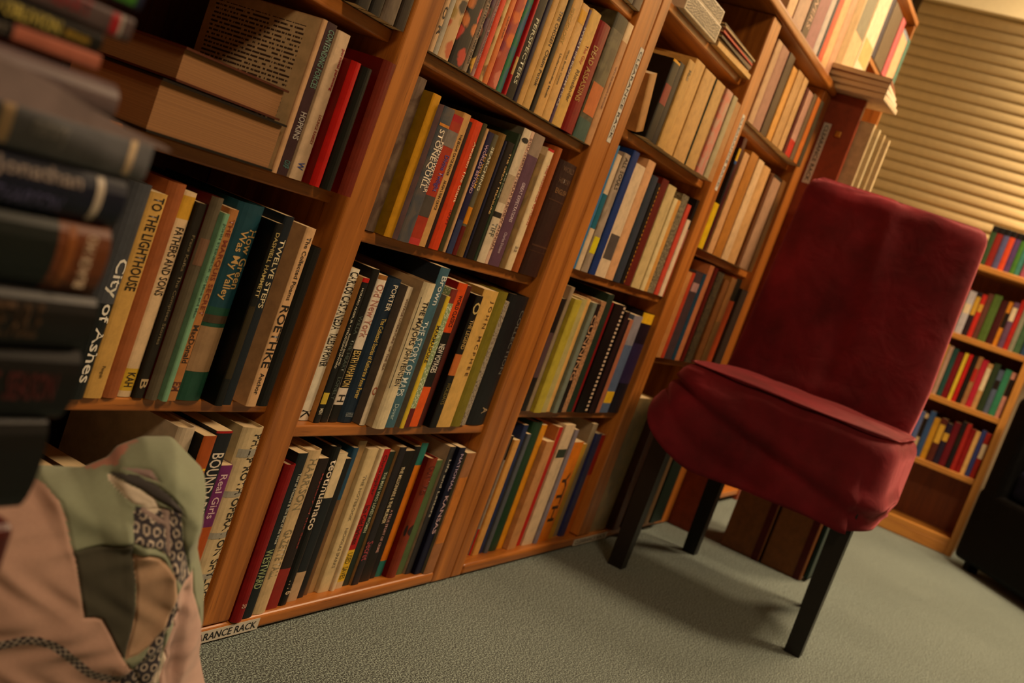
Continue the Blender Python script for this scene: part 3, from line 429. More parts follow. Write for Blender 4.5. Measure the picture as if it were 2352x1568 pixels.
    ('b3s1', 2.1407, 0.0423, -0.0135, 0.1704, 0.116, 'b8907c', 'dusty pink mottled spine', {'pat': 'mot:b8907c:c87060'}),
    ('b3s1', 2.184, 0.0289, -0.0158, 0.1694, 0.115, 'b0a482', 'pale grey green spine', {}),
    ('b3s1', 2.214, 0.0402, -0.0127, 0.1657, 0.113, 'b88c5c', 'tan spine next to divider', {}),
    ('b3s2', 1.7822, 0.0145, 0.0092, 0.2213, 0.15, '3c7ca8', 'slim sky blue spine at left', {}),
    ('b3s2', 1.7977, 0.0211, 0.0092, 0.2088, 0.142, 'd8c0a0', 'white spine with teal middle', {'bd': [(0.34, 0.64, '1c6c80')]}),
    ('b3s2', 1.8199, 0.0293, 0.0069, 0.2165, 0.147, '8c7c6a', 'grey photo spine, dark capitals', {'tx': [('ALL SOULS', 0.03, 0.3, '28241e', 0.5, 0)], 'pat': 'mot:8c7c6a:a89480', 'bd2': [(0.7, 0.84, 'd8c820')]}),
    ('b3s2', 1.8502, 0.0301, 0.0046, 0.2283, 0.154, '1c3c78', 'dark blue tall book top', {}),
    ('b3s2', 1.8814, 0.0096, 0.0077, 0.203, 0.138, 'd8bea0', 'white plain narrow spine', {}),
    ('b3s2', 1.892, 0.0493, 0.0092, 0.2127, 0.145, 'dcc4a4', 'white spine with photo foot', {'bd2': [(0.62, 0.84, '5c5450')]}),
    ('b3s2', 1.9424, 0.0389, 0.0092, 0.2301, 0.154, 'd8a87c', 'wide peach cream spine', {}),
    ('b3s2', 1.9824, 0.0395, 0.0092, 0.2094, 0.142, '3c4450', 'slate blue grey rounded spine', {'kind': 'h'}),
    ('b3s2', 2.023, 0.0188, 0.0092, 0.2014, 0.137, '1a1614', 'black spine with yellow dashes', {'dots': 'd89c28'}),
    ('b3s2', 2.0428, 0.0364, 0.0092, 0.2148, 0.146, '6c2418', 'maroon brown plain spine', {}),
    ('b3s2', 2.0803, 0.0477, 0.0077, 0.2107, 0.143, 'cdb684', 'cream green striped spine', {}),
    ('b3s2', 2.129, 0.0223, 0.0054, 0.1924, 0.131, 'dcc898', 'ivory narrow spine', {}),
    ('b3s2', 2.1524, 0.0274, 0.0085, 0.1931, 0.131, 'cf9a50', 'golden tan narrow spine', {}),
    ('b3s2', 2.1809, 0.0393, 0.0092, 0.2092, 0.142, '5c5440', 'olive grey spotted spine', {'pat': 'speck:5c5440:a89878'}),
    ('b3s2', 2.2212, 0.025, 0.0077, 0.1957, 0.133, 'c8503c', 'coral red narrow spine', {}),
    ('b3s2', 2.2472, 0.0237, 0.0062, 0.1675, 0.114, 'e0c8ac', 'short white spine', {}),
    ('b3s2', 2.272, 0.0164, 0.0092, 0.2139, 0.145, '1c1a18', 'black and pink spine by divider', {'bd': [(0.3, 0.5, 'b07060'), (0.5, 1, 'a85030')]}),
    ('b3s3', 1.7895, 0.0244, 0.0108, 0.209, 0.142, '1c1618', 'black spine with mauve photo', {'bd2': [(0.3, 0.7, '5a4448')]}),
    ('b3s3', 1.8149, 0.0159, 0.0108, 0.2324, 0.154, 'a08c74', 'pale grey striped cover edge', {}),
    ('b3s3', 1.8319, 0.0317, 0.0031, 0.2145, 0.146, 'b8a840', 'lime yellow spine', {}),
    ('b3s3', 1.8646, 0.0284, 0.0062, 0.2176, 0.148, 'b4a870', 'pale yellow green spine', {}),
    ('b3s3', 1.8941, 0.0214, 0.0092, 0.2196, 0.149, 'd8ac68', 'golden cream narrow spine', {}),
    ('b3s3', 1.9165, 0.0202, 0.0031, 0.2158, 0.147, '7c8478', 'teal grey spine', {}),
    ('b3s3', 1.9377, 0.0262, 0.0062, 0.2158, 0.147, '1a1410', 'black spine, tan bold lettering', {'tx': [('CUNNING', 0.1, 0.7, 'b88c68', 0.6, 0)]}),
    ('b3s3', 1.9649, 0.0278, 0.0092, 0.222, 0.151, 'b08058', 'tan spine, dark mottled lettering', {'pat': 'speck:b08058:3c2c20'}),
    ('b3s3', 1.9938, 0.03, 0.0108, 0.2386, 0.154, '24382c', 'dark green tall spine', {}),
    ('b3s3', 2.0248, 0.0087, 0.0108, 0.2249, 0.153, '8c1c1c', 'thin red spine', {}),
    ('b3s3', 2.0346, 0.0606, 0.0069, 0.2246, 0.153, '100e0c', 'black spine with row of white squares', {'dots': 'd0b8a0'}),
    ('b3s3', 2.0963, 0.0209, 0.0031, 0.215, 0.146, '2c1a1c', 'dark maroon spine', {}),
    ('b3s3', 2.1182, 0.0203, 0.0062, 0.2004, 0.136, '181216', 'narrow black plum spine', {}),
    ('b3s3', 2.1395, 0.0284, 0.0092, 0.201, 0.137, 'a86c50', 'pink grey narrow spine', {}),
    ('b3s3', 2.1689, 0.0503, 0.0108, 0.2115, 0.144, '5c6c88', 'light blue grey spine, yellow patch', {'bd2': [(0.78, 0.9, 'd8b028')], 'bd': [(0, 0.3, '8c8890')]}),
    ('b3s3', 2.2203, 0.0691, 0.0108, 0.2216, 0.151, '1c1624', 'black purple spine, yellow corner', {'bd': [(0, 0.1, 'e0b428'), (0.3, 0.7, '32284a')], 'kind': 'h'}),
    ('b3b', 1.8267, 0.0063, 0.0231, 0.2314, 0.154, 'a09488', 'white spine, black top, red foot', {'bd': [(0, 0.2, '12100e'), (0.78, 1, 'b81820')]}),
    ('b3b', 1.8336, 0.0232, 0.0192, 0.225, 0.153, 'd4a058', 'golden tan spine', {}),
    ('b3b', 1.8579, 0.02, 0.0223, 0.2527, 0.154, '28345c', 'royal blue spine, peach sticker', {}),
    ('b3b', 1.8789, 0.0164, 0.0189, 0.2362, 0.154, '5c6068', 'slate grey thin spine', {}),
    ('b3b', 1.8963, 0.0426, 0.0219, 0.2583, 0.154, '24442c', 'dark green rounded hardcover', {'kind': 'h'}),
    ('b3b', 1.9399, 0.0251, 0.0231, 0.2521, 0.154, 'd8941c', 'sunny yellow thin spine', {}),
    ('b3b', 1.9661, 0.0364, 0.0127, 0.2222, 0.151, 'c89462', 'peach tan spine', {}),
    ('b3b', 2.0035, 0.0063, 0.0158, 0.2508, 0.154, 'b87440', 'brown orange narrow spine', {}),
    ('b3b', 2.0104, 0.0249, 0.0189, 0.2493, 0.154, 'b82420', 'red spine with mottled lettering', {}),
    ('b3b', 2.0364, 0.0493, 0.015, 0.255, 0.154, 'd8c0a0', 'white spine, small black emblem', {'bd2': [(0.2, 0.27, '3a4438')]}),
    ('b3b', 2.0867, 0.0177, 0.0123, 0.2458, 0.154, '8c8490', 'lavender grey thin spine', {}),
    ('b3b', 2.1055, 0.0603, 0.0154, 0.2173, 0.148, 'd8801c', 'orange spine, black figures', {'tx': [('YTH', 0.3, 0.8, '382010', 0.5, 0)]}),
    ('b3b', 2.1668, 0.03, 0.0185, 0.211, 0.144, 'c89c34', 'mustard narrow spine', {}),
    ('b3b', 2.1979, 0.0266, 0.0216, 0.2541, 0.154, '9c8c74', 'pale grey frame spine', {}),
    ('b3b', 2.2255, 0.0301, 0.0166, 0.2338, 0.154, '383c70', 'violet blue spine', {}),
    ('b3b', 2.2566, 0.0328, 0.0196, 0.2294, 0.154, 'b01c18', 'red narrow spine with orange foot', {'bd': [(0.4, 1, 'c87018')]}),
    ('b4s1', 2.3954, 0.0395, 0.0077, 0.1841, 0.125, 'c4a07c', 'cream grey spine at divider', {}),
    ('b4s1', 2.436, 0.0639, 0.0077, 0.1852, 0.126, 'a87c6c', 'dusty mauve wide spine', {}),
    ('b4s1', 2.5009, 0.0508, 0.0054, 0.1874, 0.127, '54402c', 'dark taupe spine', {}),
    ('b4s1', 2.5528, 0.0419, 0.0035, 0.1712, 0.116, 'd8a050', 'golden yellow narrow spine', {}),
    ('b4s1', 2.5957, 0.0569, 0.0008, 0.1754, 0.119, 'c49c68', 'cream spine mid shelf', {}),
    ('b4s1', 2.6537, 0.0414, -0.0008, 0.1753, 0.119, 'cfa874', 'pale tan grooved spine', {}),
    ('b4s1', 2.6961, 0.0188, -0.0031, 0.1623, 0.11, '5c1418', 'thin wine red spine', {}),
    ('b4s1', 2.7159, 0.0485, -0.0046, 0.1609, 0.109, 'c89c88', 'pink white spine with red foot', {'bd': [(0.75, 1, 'c83828')]}),
    ('b4s1', 2.7655, 0.0332, -0.0062, 0.1663, 0.113, '7c6850', 'grey brown narrow spine', {}),
    ('b4s1', 2.7997, 0.037, -0.0077, 0.1672, 0.114, 'd07c38', 'orange spine near end', {}),
    ('b4s1', 2.8378, 0.0335, -0.0092, 0.1688, 0.115, '5c5440', 'grey green end spine', {}),
    ('b4s2', 2.3585, 0.0346, -0.0, 0.1024, 0.092, 'd8b418', 'short lemon yellow spine', {}),
    ('b4s2', 2.3942, 0.0144, 0.0031, 0.2312, 0.154, '181618', 'black spine, yellow and blue tip', {'bd': [(0, 0.12, 'd8b020'), (0.12, 0.15, '2c5c90')]}),
    ('b4s2', 2.4096, 0.0276, 0.0062, 0.2589, 0.154, '4c1814', 'deep maroon spine', {}),
    ('b4s2', 2.4382, 0.0411, 0.0023, 0.2328, 0.154, 'cda070', 'cream pink narrow spine', {}),
    ('b4s2', 2.4803, 0.0604, -0.0, 0.2438, 0.154, 'b47c38', 'golden tan wide spine', {}),
    ('b4s2', 2.5418, 0.0495, -0.0027, 0.2408, 0.154, 'dcbc90', 'ivory white spine', {}),
    ('b4s2', 2.5923, 0.064, -0.0046, 0.2375, 0.154, 'd4a870', 'cream rounded spine', {'kind': 'h'}),
    ('b4s2', 2.6574, 0.0215, -0.0089, 0.2307, 0.154, '6c4428', 'brown shadowed spine', {}),
    ('b4s2', 2.6799, 0.0763, -0.01, 0.2347, 0.154, 'b08c70', 'pinkish grey spine, dark tip', {'bd': [(0, 0.03, '24201c')]}),
    ('b4s2', 2.7573, 0.0388, -0.0119, 0.2365, 0.154, '7c5428', 'brown end spine beside stile', {}),
    ('b4s3', 2.3745, 0.0374, 0.0077, 0.1999, 0.136, 'c08850', 'peach tan spine', {}),
    ('b4s3', 2.413, 0.0217, 0.0077, 0.2011, 0.137, 'b8482c', 'coral red narrow spine', {}),
    ('b4s3', 2.4358, 0.0545, 0.0077, 0.2068, 0.141, '4c4044', 'grey violet spine, pale panel', {'bd2': [(0.12, 0.22, 'b08c88')]}),
    ('b4s3', 2.4913, 0.0253, 0.0077, 0.2086, 0.142, '24485c', 'narrow steel blue spine', {}),
    ('b4s3', 2.5177, 0.0333, 0.0077, 0.2323, 0.154, 'b87850', 'pink tan tall spine', {}),
    ('b4s3', 2.5521, 0.0268, 0.0054, 0.231, 0.154, '5c1410', 'blood red spine', {}),
    ('b4s3', 2.58, 0.052, 0.0027, 0.226, 0.154, '38342a', 'black spine, olive patterned lettering', {'pat': 'speck:2a2820:6a5a38'}),
    ('b4s3', 2.633, 0.0419, -0.0027, 0.2147, 0.146, '80542c', 'brown rounded spine', {}),
    ('b4s3', 2.6759, 0.0482, -0.0046, 0.2258, 0.154, '94683a', 'tan wide spine', {'bd': [(0.5, 1, '7a5c34')]}),
    ('b4s3', 2.7252, 0.0569, -0.0015, 0.2296, 0.154, 'a84a20', 'black topped spine, orange body', {'bd': [(0, 0.25, '121410')]}),
    ('b4s3', 2.7832, 0.0584, -0.0096, 0.2091, 0.142, '3a3028', 'dark grey end spine', {}),
    ('b4b', 2.3585, 0.1294, 0.0077, 0.3204, 0.154, '7c6c4a', 'tall mottled beige spine', {'kind': 'h', 'pat': 'mot:7c6c4a:94784c'}),
    ('b4b', 2.4889, 0.0418, -0.0081, 0.2775, 0.154, '6c4438', 'pinkish brown narrow spine', {}),
    ('b4b', 2.5541, 0.0514, -0.0154, 0.253, 0.154, '3c3c34', 'slate grey spine behind chair leg', {}),
    ('b4b', 2.6128, 0.055, -0.0154, 0.2463, 0.154, '6c5848', 'taupe narrow spine behind chair', {}),
    ('b4b', 2.6877, 0.0334, -0.0154, 0.2352, 0.154, '8c7050', 'thin sand spine behind chair', {}),
    ('b4b', 2.7376, 0.092, -0.0154, 0.2264, 0.154, '182c24', 'dark green spine at case end', {}),
    ('top', 2.3702, 0.0561, 0.0077, 0.2541, 0.154, 'e0bc94', 'pale cream tall book', {}),
    ('top', 2.4274, 0.0856, 0.0054, 0.2541, 0.154, 'c4a490', 'grey white tall book, red block', {'bd2': [(0.62, 0.7, 'c04020')]}),
    ('top', 2.5141, 0.055, 0.0042, 0.2541, 0.154, '503428', 'dark brown lettered tall book', {'tx': [('FLOWERS', 0.4, 0.9, 'c8a088', 0.5, 0)]}),
    ('top', 2.5701, 0.0922, 0.0073, 0.2541, 0.154, 'a06c74', 'mauve tall book', {}),
    ('top', 2.6634, 0.0425, 0.0077, 0.2541, 0.154, 'c8bcb4', 'white blue striped tall book', {}),
    ('top', 2.707, 0.0204, 0.0077, 0.2541, 0.154, '20344c', 'thin navy tall book', {}),
    ('top', 2.7284, 0.0384, 0.0077, 0.2541, 0.154, 'd8583c', 'orange red tall book', {}),
    ('top', 2.7679, 0.0565, 0.0077, 0.2541, 0.154, 'e0b884', 'butter cream tall book', {}),
    ('top', 2.8255, 0.0562, 0.0077, 0.2541, 0.154, 'd0a080', 'pink streaked tall book', {}),
    ('top', 2.8828, 0.066, 0.0077, 0.2541, 0.154, 'b8986c', 'grey beige tall book at case end', {}),
    ('top', 2.9499, 0.123, 0.0077, 0.3234, 0.154, 'e2bf92', 'tall cream book, grey rectangle near top', {'bd2': [(0.1, 0.52, '8c8a78')]}),
    ('top', 3.074, 0.1361, 0.0065, 0.3542, 0.154, 'f0dcbc', 'tall bright white book, olive leaf mark', {'bd2': [(0.5, 0.68, 'c8b878')]}),
    ('up', 3.3074, 0.0489, 0.0308, 0.1809, 0.123, '22264c', 'navy spine beside white books', {}),
    ('up', 3.3574, 0.1413, 0.0293, 0.1771, 0.12, '6a5844', 'grey olive wide spine', {}),
    ('up', 3.4997, 0.0557, 0.0269, 0.1771, 0.12, 'd0606c', 'rose pink spine', {}),
    ('up', 3.5565, 0.1019, 0.025, 0.1617, 0.11, 'e0b890', 'white peach spine, blue tip', {'bd': [(0, 0.08, '8c98a8')]}),
    ('up', 3.6595, 0.0334, 0.0231, 0.1617, 0.11, '4c8478', 'thin teal end spine', {}),
]

# ------------------------------------------------------------------ the room
def carpet_mat():
    m, t, b = nt('carpet'); v = objco(t)
    n = N(t, 'ShaderNodeTexNoise', Scale=430.0, Detail=2.0, Roughness=0.6); t.links.new(v, n.inputs['Vector'])
    n3 = N(t, 'ShaderNodeTexNoise', Scale=2.2, Detail=3.0); t.links.new(v, n3.inputs['Vector'])
    c = ramp(t, n.outputs[0], [(0.41, hx('0a1210')), (0.5, hx('44524d')), (0.59, hx('a6b8b0'))])
    t.links.new(mix(t, 0.25, c, ramp(t, n3.outputs[0], [(0.3, hx('7a8a80')), (0.7, hx('ffffff'))]), 'MULTIPLY'), b.inputs['Base Color'])
    b.inputs['Roughness'].default_value = 0.95; b.inputs['Sheen Weight'].default_value = 0.2
    bp = N(t, 'ShaderNodeBump', Strength=0.2, Distance=0.0015); t.links.new(n.outputs[0], bp.inputs['Height']); t.links.new(bp.outputs[0], b.inputs['Normal'])
    return m
XF = 4.85
structure(boxmesh('floor', [((-2.2, XF + .1), (-4.2, 0.40), (-0.05, 0))], carpet_mat()))
wallm = plain('wall_paint', hx('8a7a60'), 0.85, wear=0.05)
structure(boxmesh('ceiling', [((-2.2, XF + .1), (-4.2, 0.40), (2.45, 2.5))], plain('ceiling_paint', hx('9a9080'), 0.9, wear=0.05)))
structure(boxmesh('wall_left', [((-2.2, XF + .1), (0.32, 0.40), (0, 2.45))], wallm))
structure(boxmesh('wall_right', [((-2.2, XF + .1), (-4.2, -4.12), (0, 2.45))], wallm))
structure(boxmesh('wall_back', [((-2.2, -2.12), (-4.12, 0.32), (0, 2.45))], wallm))
WY0, WY1, WZ0, WZ1 = -2.3, 0.25, 0.92, 2.18
structure(boxmesh('wall_far', [((XF, XF + .1), (-4.12, 0.32), (0, WZ0)), ((XF, XF + .1), (-4.12, 0.32), (WZ1, 2.45)), ((XF, XF + .1), (WY1, 0.32), (WZ0, WZ1)), ((XF, XF + .1), (-4.12, WY0), (WZ0, WZ1))], wallm))
winf = boxmesh('window_1', [((XF + .05, XF + .09), (WY0, WY1), (WZ0, WZ0 + .05)), ((XF + .05, XF + .09), (WY0, WY1), (WZ1 - .05, WZ1)), ((XF + .05, XF + .09), (WY0, WY0 + .05), (WZ0, WZ1)), ((XF + .05, XF + .09), (WY1 - .05, WY1), (WZ0, WZ1)), ((XF + .05, XF + .09), (-1.05, -1.0), (WZ0, WZ1))], plain('window_frame', hx('5a4a38'), 0.5)); structure(winf)
gm, gt, gb = nt('night_glass'); gb.inputs['Base Color'].default_value = (.01, .012, .016, 1); gb.inputs['Roughness'].default_value = 0.05
boxmesh('pane', [((XF + .068, XF + .074), (WY0 + .03, WY1 - .03), (WZ0 + .03, WZ1 - .03))], gm, winf)
# ceiling lamps: shallow square boxes with a glowing diffuser
em, et, eb = nt('lamp_diffuser'); eb.inputs['Emission Color'].default_value = (1, .74, .45, 1); eb.inputs['Emission Strength'].default_value = 3.0; eb.inputs['Base Color'].default_value = (.8, .7, .5, 1)
for (p, e), wh in zip(LAMPS, ('above the red chair', 'nearest the blinds', 'farthest from the bookcases')):
    lt = thing('ceiling_light', 'square ceiling light with glowing diffuser, ' + wh, 'light', (p[0], p[1], 2.45), group='ceiling lights')
    boxmesh('lamp_housing', [((-.3, .3), (-.3, .3), (-.04, 0))], plain('lamp_metal', hx('8a8578'), .5), lt, .004)
    boxmesh('lamp_diffuser', [((-.26, .26), (-.26, .26), (-.046, -.040))], em, lt)
# ------------------------------------------------------------------ blinds
bl = thing('venetian_blind', 'closed cream horizontal slat blind across the far window', 'blind', (XF - .04, (WY0 + WY1) / 2, 0.86))
slatm = plain('blind_slat', hx('e6d2a0'), 0.55, wear=0.06)
by0, by1 = WY0 - .1, WY1 + .03
oy = (WY0 + WY1) / 2
pitch = 0.0426; nsl = 28; zt = 2.033 - .86
sv = []; sf = []; K_ = 6
for i in range(K_ + 1):
    s_ = (i / K_ - .5); ang = math.radians(74); wd = .056
    xx = -s_ * wd * math.cos(ang) - .006 * (1 - 4 * s_ * s_); zz = s_ * wd * math.sin(ang)
    sv += [(xx, by0 - oy, -zz), (xx, by1 - oy, -zz)]
for i in range(K_): sf.append((2 * i, 2 * i + 1, 2 * i + 3, 2 * i + 2))
first = mesh_obj('slat', sv, sf, [slatm], None, bl, True, (0, 0, zt - .026))
md = first.modifiers.new('s', 'SOLIDIFY'); md.thickness = .001
for i in range(1, nsl):
    o = first.copy(); C.objects.link(o); o.parent = bl; o.location = (0, 0, zt - .026 - pitch * i)
boxmesh('valance', [((-.035, .03), (by0 - oy, by1 - oy), (zt + .002, zt + .10))], plain('blind_valance', hx('efe2b8'), .5, wear=.05), bl, .004)
boxmesh('bottom_rail', [((-.02, .01), (by0 - oy, by1 - oy), (zt - .03 - pitch * nsl, zt - .03 - pitch * nsl + .015))], slatm, bl, .003)

# ------------------------------------------------------------------ bookcases
S = .77; ZF = .5595
WX, WZ, WYm = wood('x'), wood('z'), wood('y')
def clearance_label(parent, x, y, z, length, height, vertical):
    tapem = plain('label_tape', hx('cfc8ba'), .45, wear=.05)
    if vertical:
        lb = boxmesh('shelf_label', [((x - height / 2, x + height / 2), (y - .0006, y), (z - length / 2, z + length / 2))], tapem, parent)
    else:
        lb = boxmesh('shelf_label', [((x - length / 2, x + length / 2), (y - .0006, y), (z - height / 2, z + height / 2))], tapem, parent)
    t = text_mesh('lettering', 'CLEARANCE RACK', ink('16161c'), lb, length * .93, height * .62)
    def fn(co):
        q = np.empty_like(co); q[:, 1] = y - .0009
        if vertical: q[:, 0] = x + co[:, 1]; q[:, 2] = z - co[:, 0]
        else: q[:, 0] = x + co[:, 0]; q[:, 2] = z + co[:, 1]
        return q
    set_co(t, fn)
def bookcase(label, x0, x1, uprights, shelves, top, base_bays, depth=.21, y0=0.0, base=(.0, .0228), brow=None):
    """uprights: (xa, xb); shelves: (xa, xb, y, z_bottom, thickness)"""
    root = thing('bookcase', label, 'bookcase', ((x0 + x1) / 2, y0, 0)); ox = (x0 + x1) / 2
    for i, (a, b) in enumerate(uprights): boxmesh('upright', [((a - ox, b - ox), (0, depth), (0.024 if i == 1 else 0.002, top - .0255))], WZ, root, .0035, 3)
    for a, b, y, z, t in shelves: boxmesh('shelf', [((a - ox, b - ox), (y, depth), (z, z + t))], WX, root, .002, 2)
    for a, b in base_bays: boxmesh('base_board', [((a - ox, b - ox), (-0.0015, depth), (0.003, .0228))], WX, root, .0055, 4)
    boxmesh('top_board', [((x0 - ox, x1 - ox), (-.010, depth), (top - .025, top + .001))], WX, root, .008, 4)
    boxmesh('back_panel', [((x0 - ox, x1 - ox), (depth, depth + .006), (0.004, top - .0255))], wood('z', '4a2412', '6a3418', .6, 'dark_oak'), root)
    return root, ox
u = lambda v: round(v * S, 4)
zf = lambda v: round(v * S + ZF, 4)
TOP = zf(.857) - .001
B1, B2, B3, B4 = (.5675, 1.0883), (1.1427, 1.6634), (1.7688, 2.2908), (2.3573, 2.8760)
kA, oxA = bookcase('near oak bookcase of two bays behind the patchwork cushion', .5135, 1.7312,
    [(.5135, B1[0]), (B1[1], B1[1 + 0] + .0544), (B2[1], 1.7312)],
    [(*B1, .018, zf(.2504), .015), (*B1, .022, zf(-.0037), .015), (*B1, .012, zf(-.3393), .015), (*B1, .015, zf(.56), .015),
     (*B2, .009, zf(.5349), .015), (*B2, .011, zf(.2467), .015), (*B2, .016, zf(-.0471), .015), (*B2, .006, zf(-.3775), .015)], TOP, [(B1[0], B2[1])])
kB, oxB = bookcase('far oak bookcase of two bays beside the red chair', 1.7322, 2.9483,
    [(1.7322, B3[0]), (B3[1], B4[0]), (B4[1], 2.9483)],
    [(*B3, .018, zf(.6178), .015), (*B3, .016, zf(.3257), .015), (*B3, .016, zf(-.0051), .015), (*B3, .018, zf(-.3477), .015),
     (*B4, .022, zf(.5363), .015), (*B4, .020, zf(.1574), .015), (*B4, .018, zf(-.174), .015)], TOP, [(B3[0], B4[1])])
clearance_label(kA, 1.7205 - oxA, 0, .8655, .160, .0160, True)
clearance_label(kB, 2.331 - oxB, 0, .904, .167, .0165, True)
clearance_label(kA, 1.1295 - oxA, -.0016, .0112, .150, .0160, False)
clearance_label(kB, 2.375 - oxB, -.0016, .0112, .20, .0150, False)

# low case that stands forward past the end of the long run, and the small case standing on it
lc = thing('low_bookcase', 'red brown end panel of low case standing forward past the long bookcases', 'bookcase', (3.35, 0, 0))
rb = plain('red_brown_panel', hx('8e3c1c'), .5, .1)
z1 = zf(.842)
boxmesh('side_panel', [((2.9495 - 3.35, 2.968 - 3.35), (-.088, .20), (0, z1))], rb, lc, .0015)
boxmesh('side_panel', [((3.755 - 3.35, 3.772 - 3.35), (.02, .20), (0, z1))], rb, lc, .0015)
for zz in (.02, .30, .60, .88): boxmesh('shelf', [((2.968 - 3.35, 3.755 - 3.35), (.024, .19), (zz, zz + .018))], WX, lc, .0015)
boxmesh('top_board', [((2.968 - 3.35, 3.755 - 3.35), (.022, .20), (z1 - .014, z1))], WX, lc, .002)
boxmesh('back_panel', [((2.9495 - 3.35, 3.772 - 3.35), (.20, .205), (0, z1))], rb, lc)
lbx = boxmesh('shelf_label', [((2.9488 - 3.35, 2.9494 - 3.35), (-.026, -.006), (.965, 1.127))], plain('label_tape', hx('cfc8ba'), .45, wear=.05), lc)
tx_ = text_mesh('lettering', 'CLEARANCE RACK', ink('16161c'), lbx, .150, .0105)
set_co(tx_, lambda co: np.stack([np.full(len(co), 2.9485 - 3.35), -.016 - co[:, 1], 1.046 - co[:, 0]], 1))
kn = boxmesh('knob', [((-.006, 0), (-.008, .008), (-.008, .008))], plain('brass', hx('b07a30'), .35, metal=.6), lc, .003, 3, (2.9495 - 3.35, -.05, zf(.71)))
uc = thing('small_bookcase', 'small open oak case standing on top of the low case', 'bookcase', (3.5, .04, z1))
zb = z1
boxmesh('side_panel', [((3.725 - 3.5, 3.74 - 3.5), (-.005, .15), (0, zf(1.39) - zb))], WZ, uc, .002)
boxmesh('side_panel', [((3.285 - 3.5, 3.30 - 3.5), (.02, .15), (0, zf(1.39) - zb))], WZ, uc, .002)
boxmesh('shelf', [((3.30 - 3.5, 3.725 - 3.5), (-.008, .15), (zf(1.10) - .016 - zb, zf(1.10) - zb - .0006))], WX, uc, .002)
boxmesh('shelf', [((3.285 - 3.5, 3.745 - 3.5), (-.008, .15), (zf(1.39) - zb, zf(1.39) + .018 - zb))], WX, uc, .003)
boxmesh('back_panel', [((3.285 - 3.5, 3.74 - 3.5), (.15, .155), (0, zf(1.39) - zb))], rb, uc)

# ------------------------------------------------------------------ the books on the shelves
random.seed(7)
GRP = {'top': 'tall books standing on top of the case', 'up': 'books in the small upper case'}
for n, x, bw, y, h, d, col, desc, o in BOOKS:
    z, ph = ROWS[n]
    rot = (0, -o.get('lean', 0), 0)
    place = ph if n in ('top',) else ph
    a, b_ = (ph.rsplit(' ', 2)[0], ph) if n not in ('top', 'up') else (ph, ph)
    label = desc + (', standing on ' if n == 'top' else ', ') + ph
    if len(label.split()) > 16: label = desc + ', ' + ph
    make_book(bw, h, d, col, label, GRP.get(n, 'books on the ' + ph), o, (x + bw / 2, y, z + .0002 + math.sin(o.get('lean', 0)) * bw / 2), rot)

# lying books on the first bay middle shelf
def lying_book(loc, L, D, T, col, label, group, o=None, rz=0.0, fore=False, name=None, jitter=0):
    """book lying flat: spine (or fore-edge) towards -y, length along x"""
    o = o or {}
    r = make_book(T, L, D, col, label, group, o, (0, 0, 0), (0, 0, 0), name)
    # stand-up axes -> lying axes : thickness x -> z , height z -> -x , depth stays
    M = Matrix(((0, 0, -1, 0), (0, 1, 0, 0), (1, 0, 0, 0), (0, 0, 0, 1)))
    if fore: M = Matrix(((0, 0, 1, 0), (0, -1, 0, 0), (1, 0, 0, 0), (0, 0, 0, 1)))
    r.matrix_world = Matrix.Translation(loc) @ Matrix.Rotation(rz, 4, 'Z') @ M
    return r
zS = ROWS['b1s1'][0]
lying_book((.755, .118, zS + .0255), .18, .125, .050, '241a10', 'thick dark book lying flat, tan pages outward', 'books lying on first bay middle shelf', {'kind': 'h', 'aged': True}, 0.0, True)
lying_book((.772, .112, zS + .0515 + .0165), .155, .115, .032, '5c2c14', 'worn brown leather book lying on the thick dark one', 'books lying on first bay middle shelf', {'kind': 'h', 'aged': True}, 0.02, True)
# low row of books behind the cushion, tops showing
for i, (bx, bw, hh, c, ds) in enumerate([(.62, .035, .19, 'c87830', 'orange topped book'), (.66, .03, .205, '8a3c20', 'rust brown book with cream page top'), (.695, .026, .21, '7a3a20', 'dark tan book'), (.73, .024, .200, 'b0a088', 'small white topped book'), (.76, .022, .20, '8a8a84', 'pale grey book'), (.79, .024, .205, '16140f', 'black book'), (.82, .030, .20, '9a7a50', 'brown book'), (.86, .03, .20, '6a4a30', 'umber book')]):
    make_book(bw, hh, .16, c, ds + ' behind the cushion, first bay bottom shelf', 'low books behind the cushion', {}, (bx, .02, .0232))

# ------------------------------------------------------------------ third bay top: printed boxes and magazines lying down
zt3 = zf(.6178) + .0153
def printed_box(loc, sx, sy_, sz, label):
    r = thing('printed_box', label, 'box', loc, group='printed boxes on the third bay top shelf')
    boxmesh('box_body', [((-sx / 2, sx / 2), (0, sy_), (0, sz))], cover('d9cbb0'), r, .0015)
    vv = []; ff = []; x = -sx / 2 + .006
    random.seed(int(sz * 1e5) + 3)
    while x < sx / 2 - .008:
        z = sz * .12
        while z < sz * .85:
            l = random.uniform(.002, .006); k = len(vv); vv += [(x, -.0004, z), (x + .0022, -.0004, z), (x + .0022, -.0004, min(z + l, sz * .9)), (x, -.0004, min(z + l, sz * .9))]; ff.append((k, k + 1, k + 2, k + 3)); z += l + .0015
        x += .0042
    mesh_obj('printed_columns', vv, ff, [ink('8a8274')], None, r)
    return r
printed_box((1.935, .004, zt3), .20, .14, .033, 'cream box printed with fine grey columns, under a matching one, third bay')
printed_box((1.93, .006, zt3 + .0335), .20, .14, .026, 'cream box printed with fine grey columns, on top of another, third bay')
boxmesh_cols = ['d8b070', 'c8a070', '5a5044', '8a6a54', 'c0392b', '6a6a58', 'b8a078', '54402c']
zz = zt3
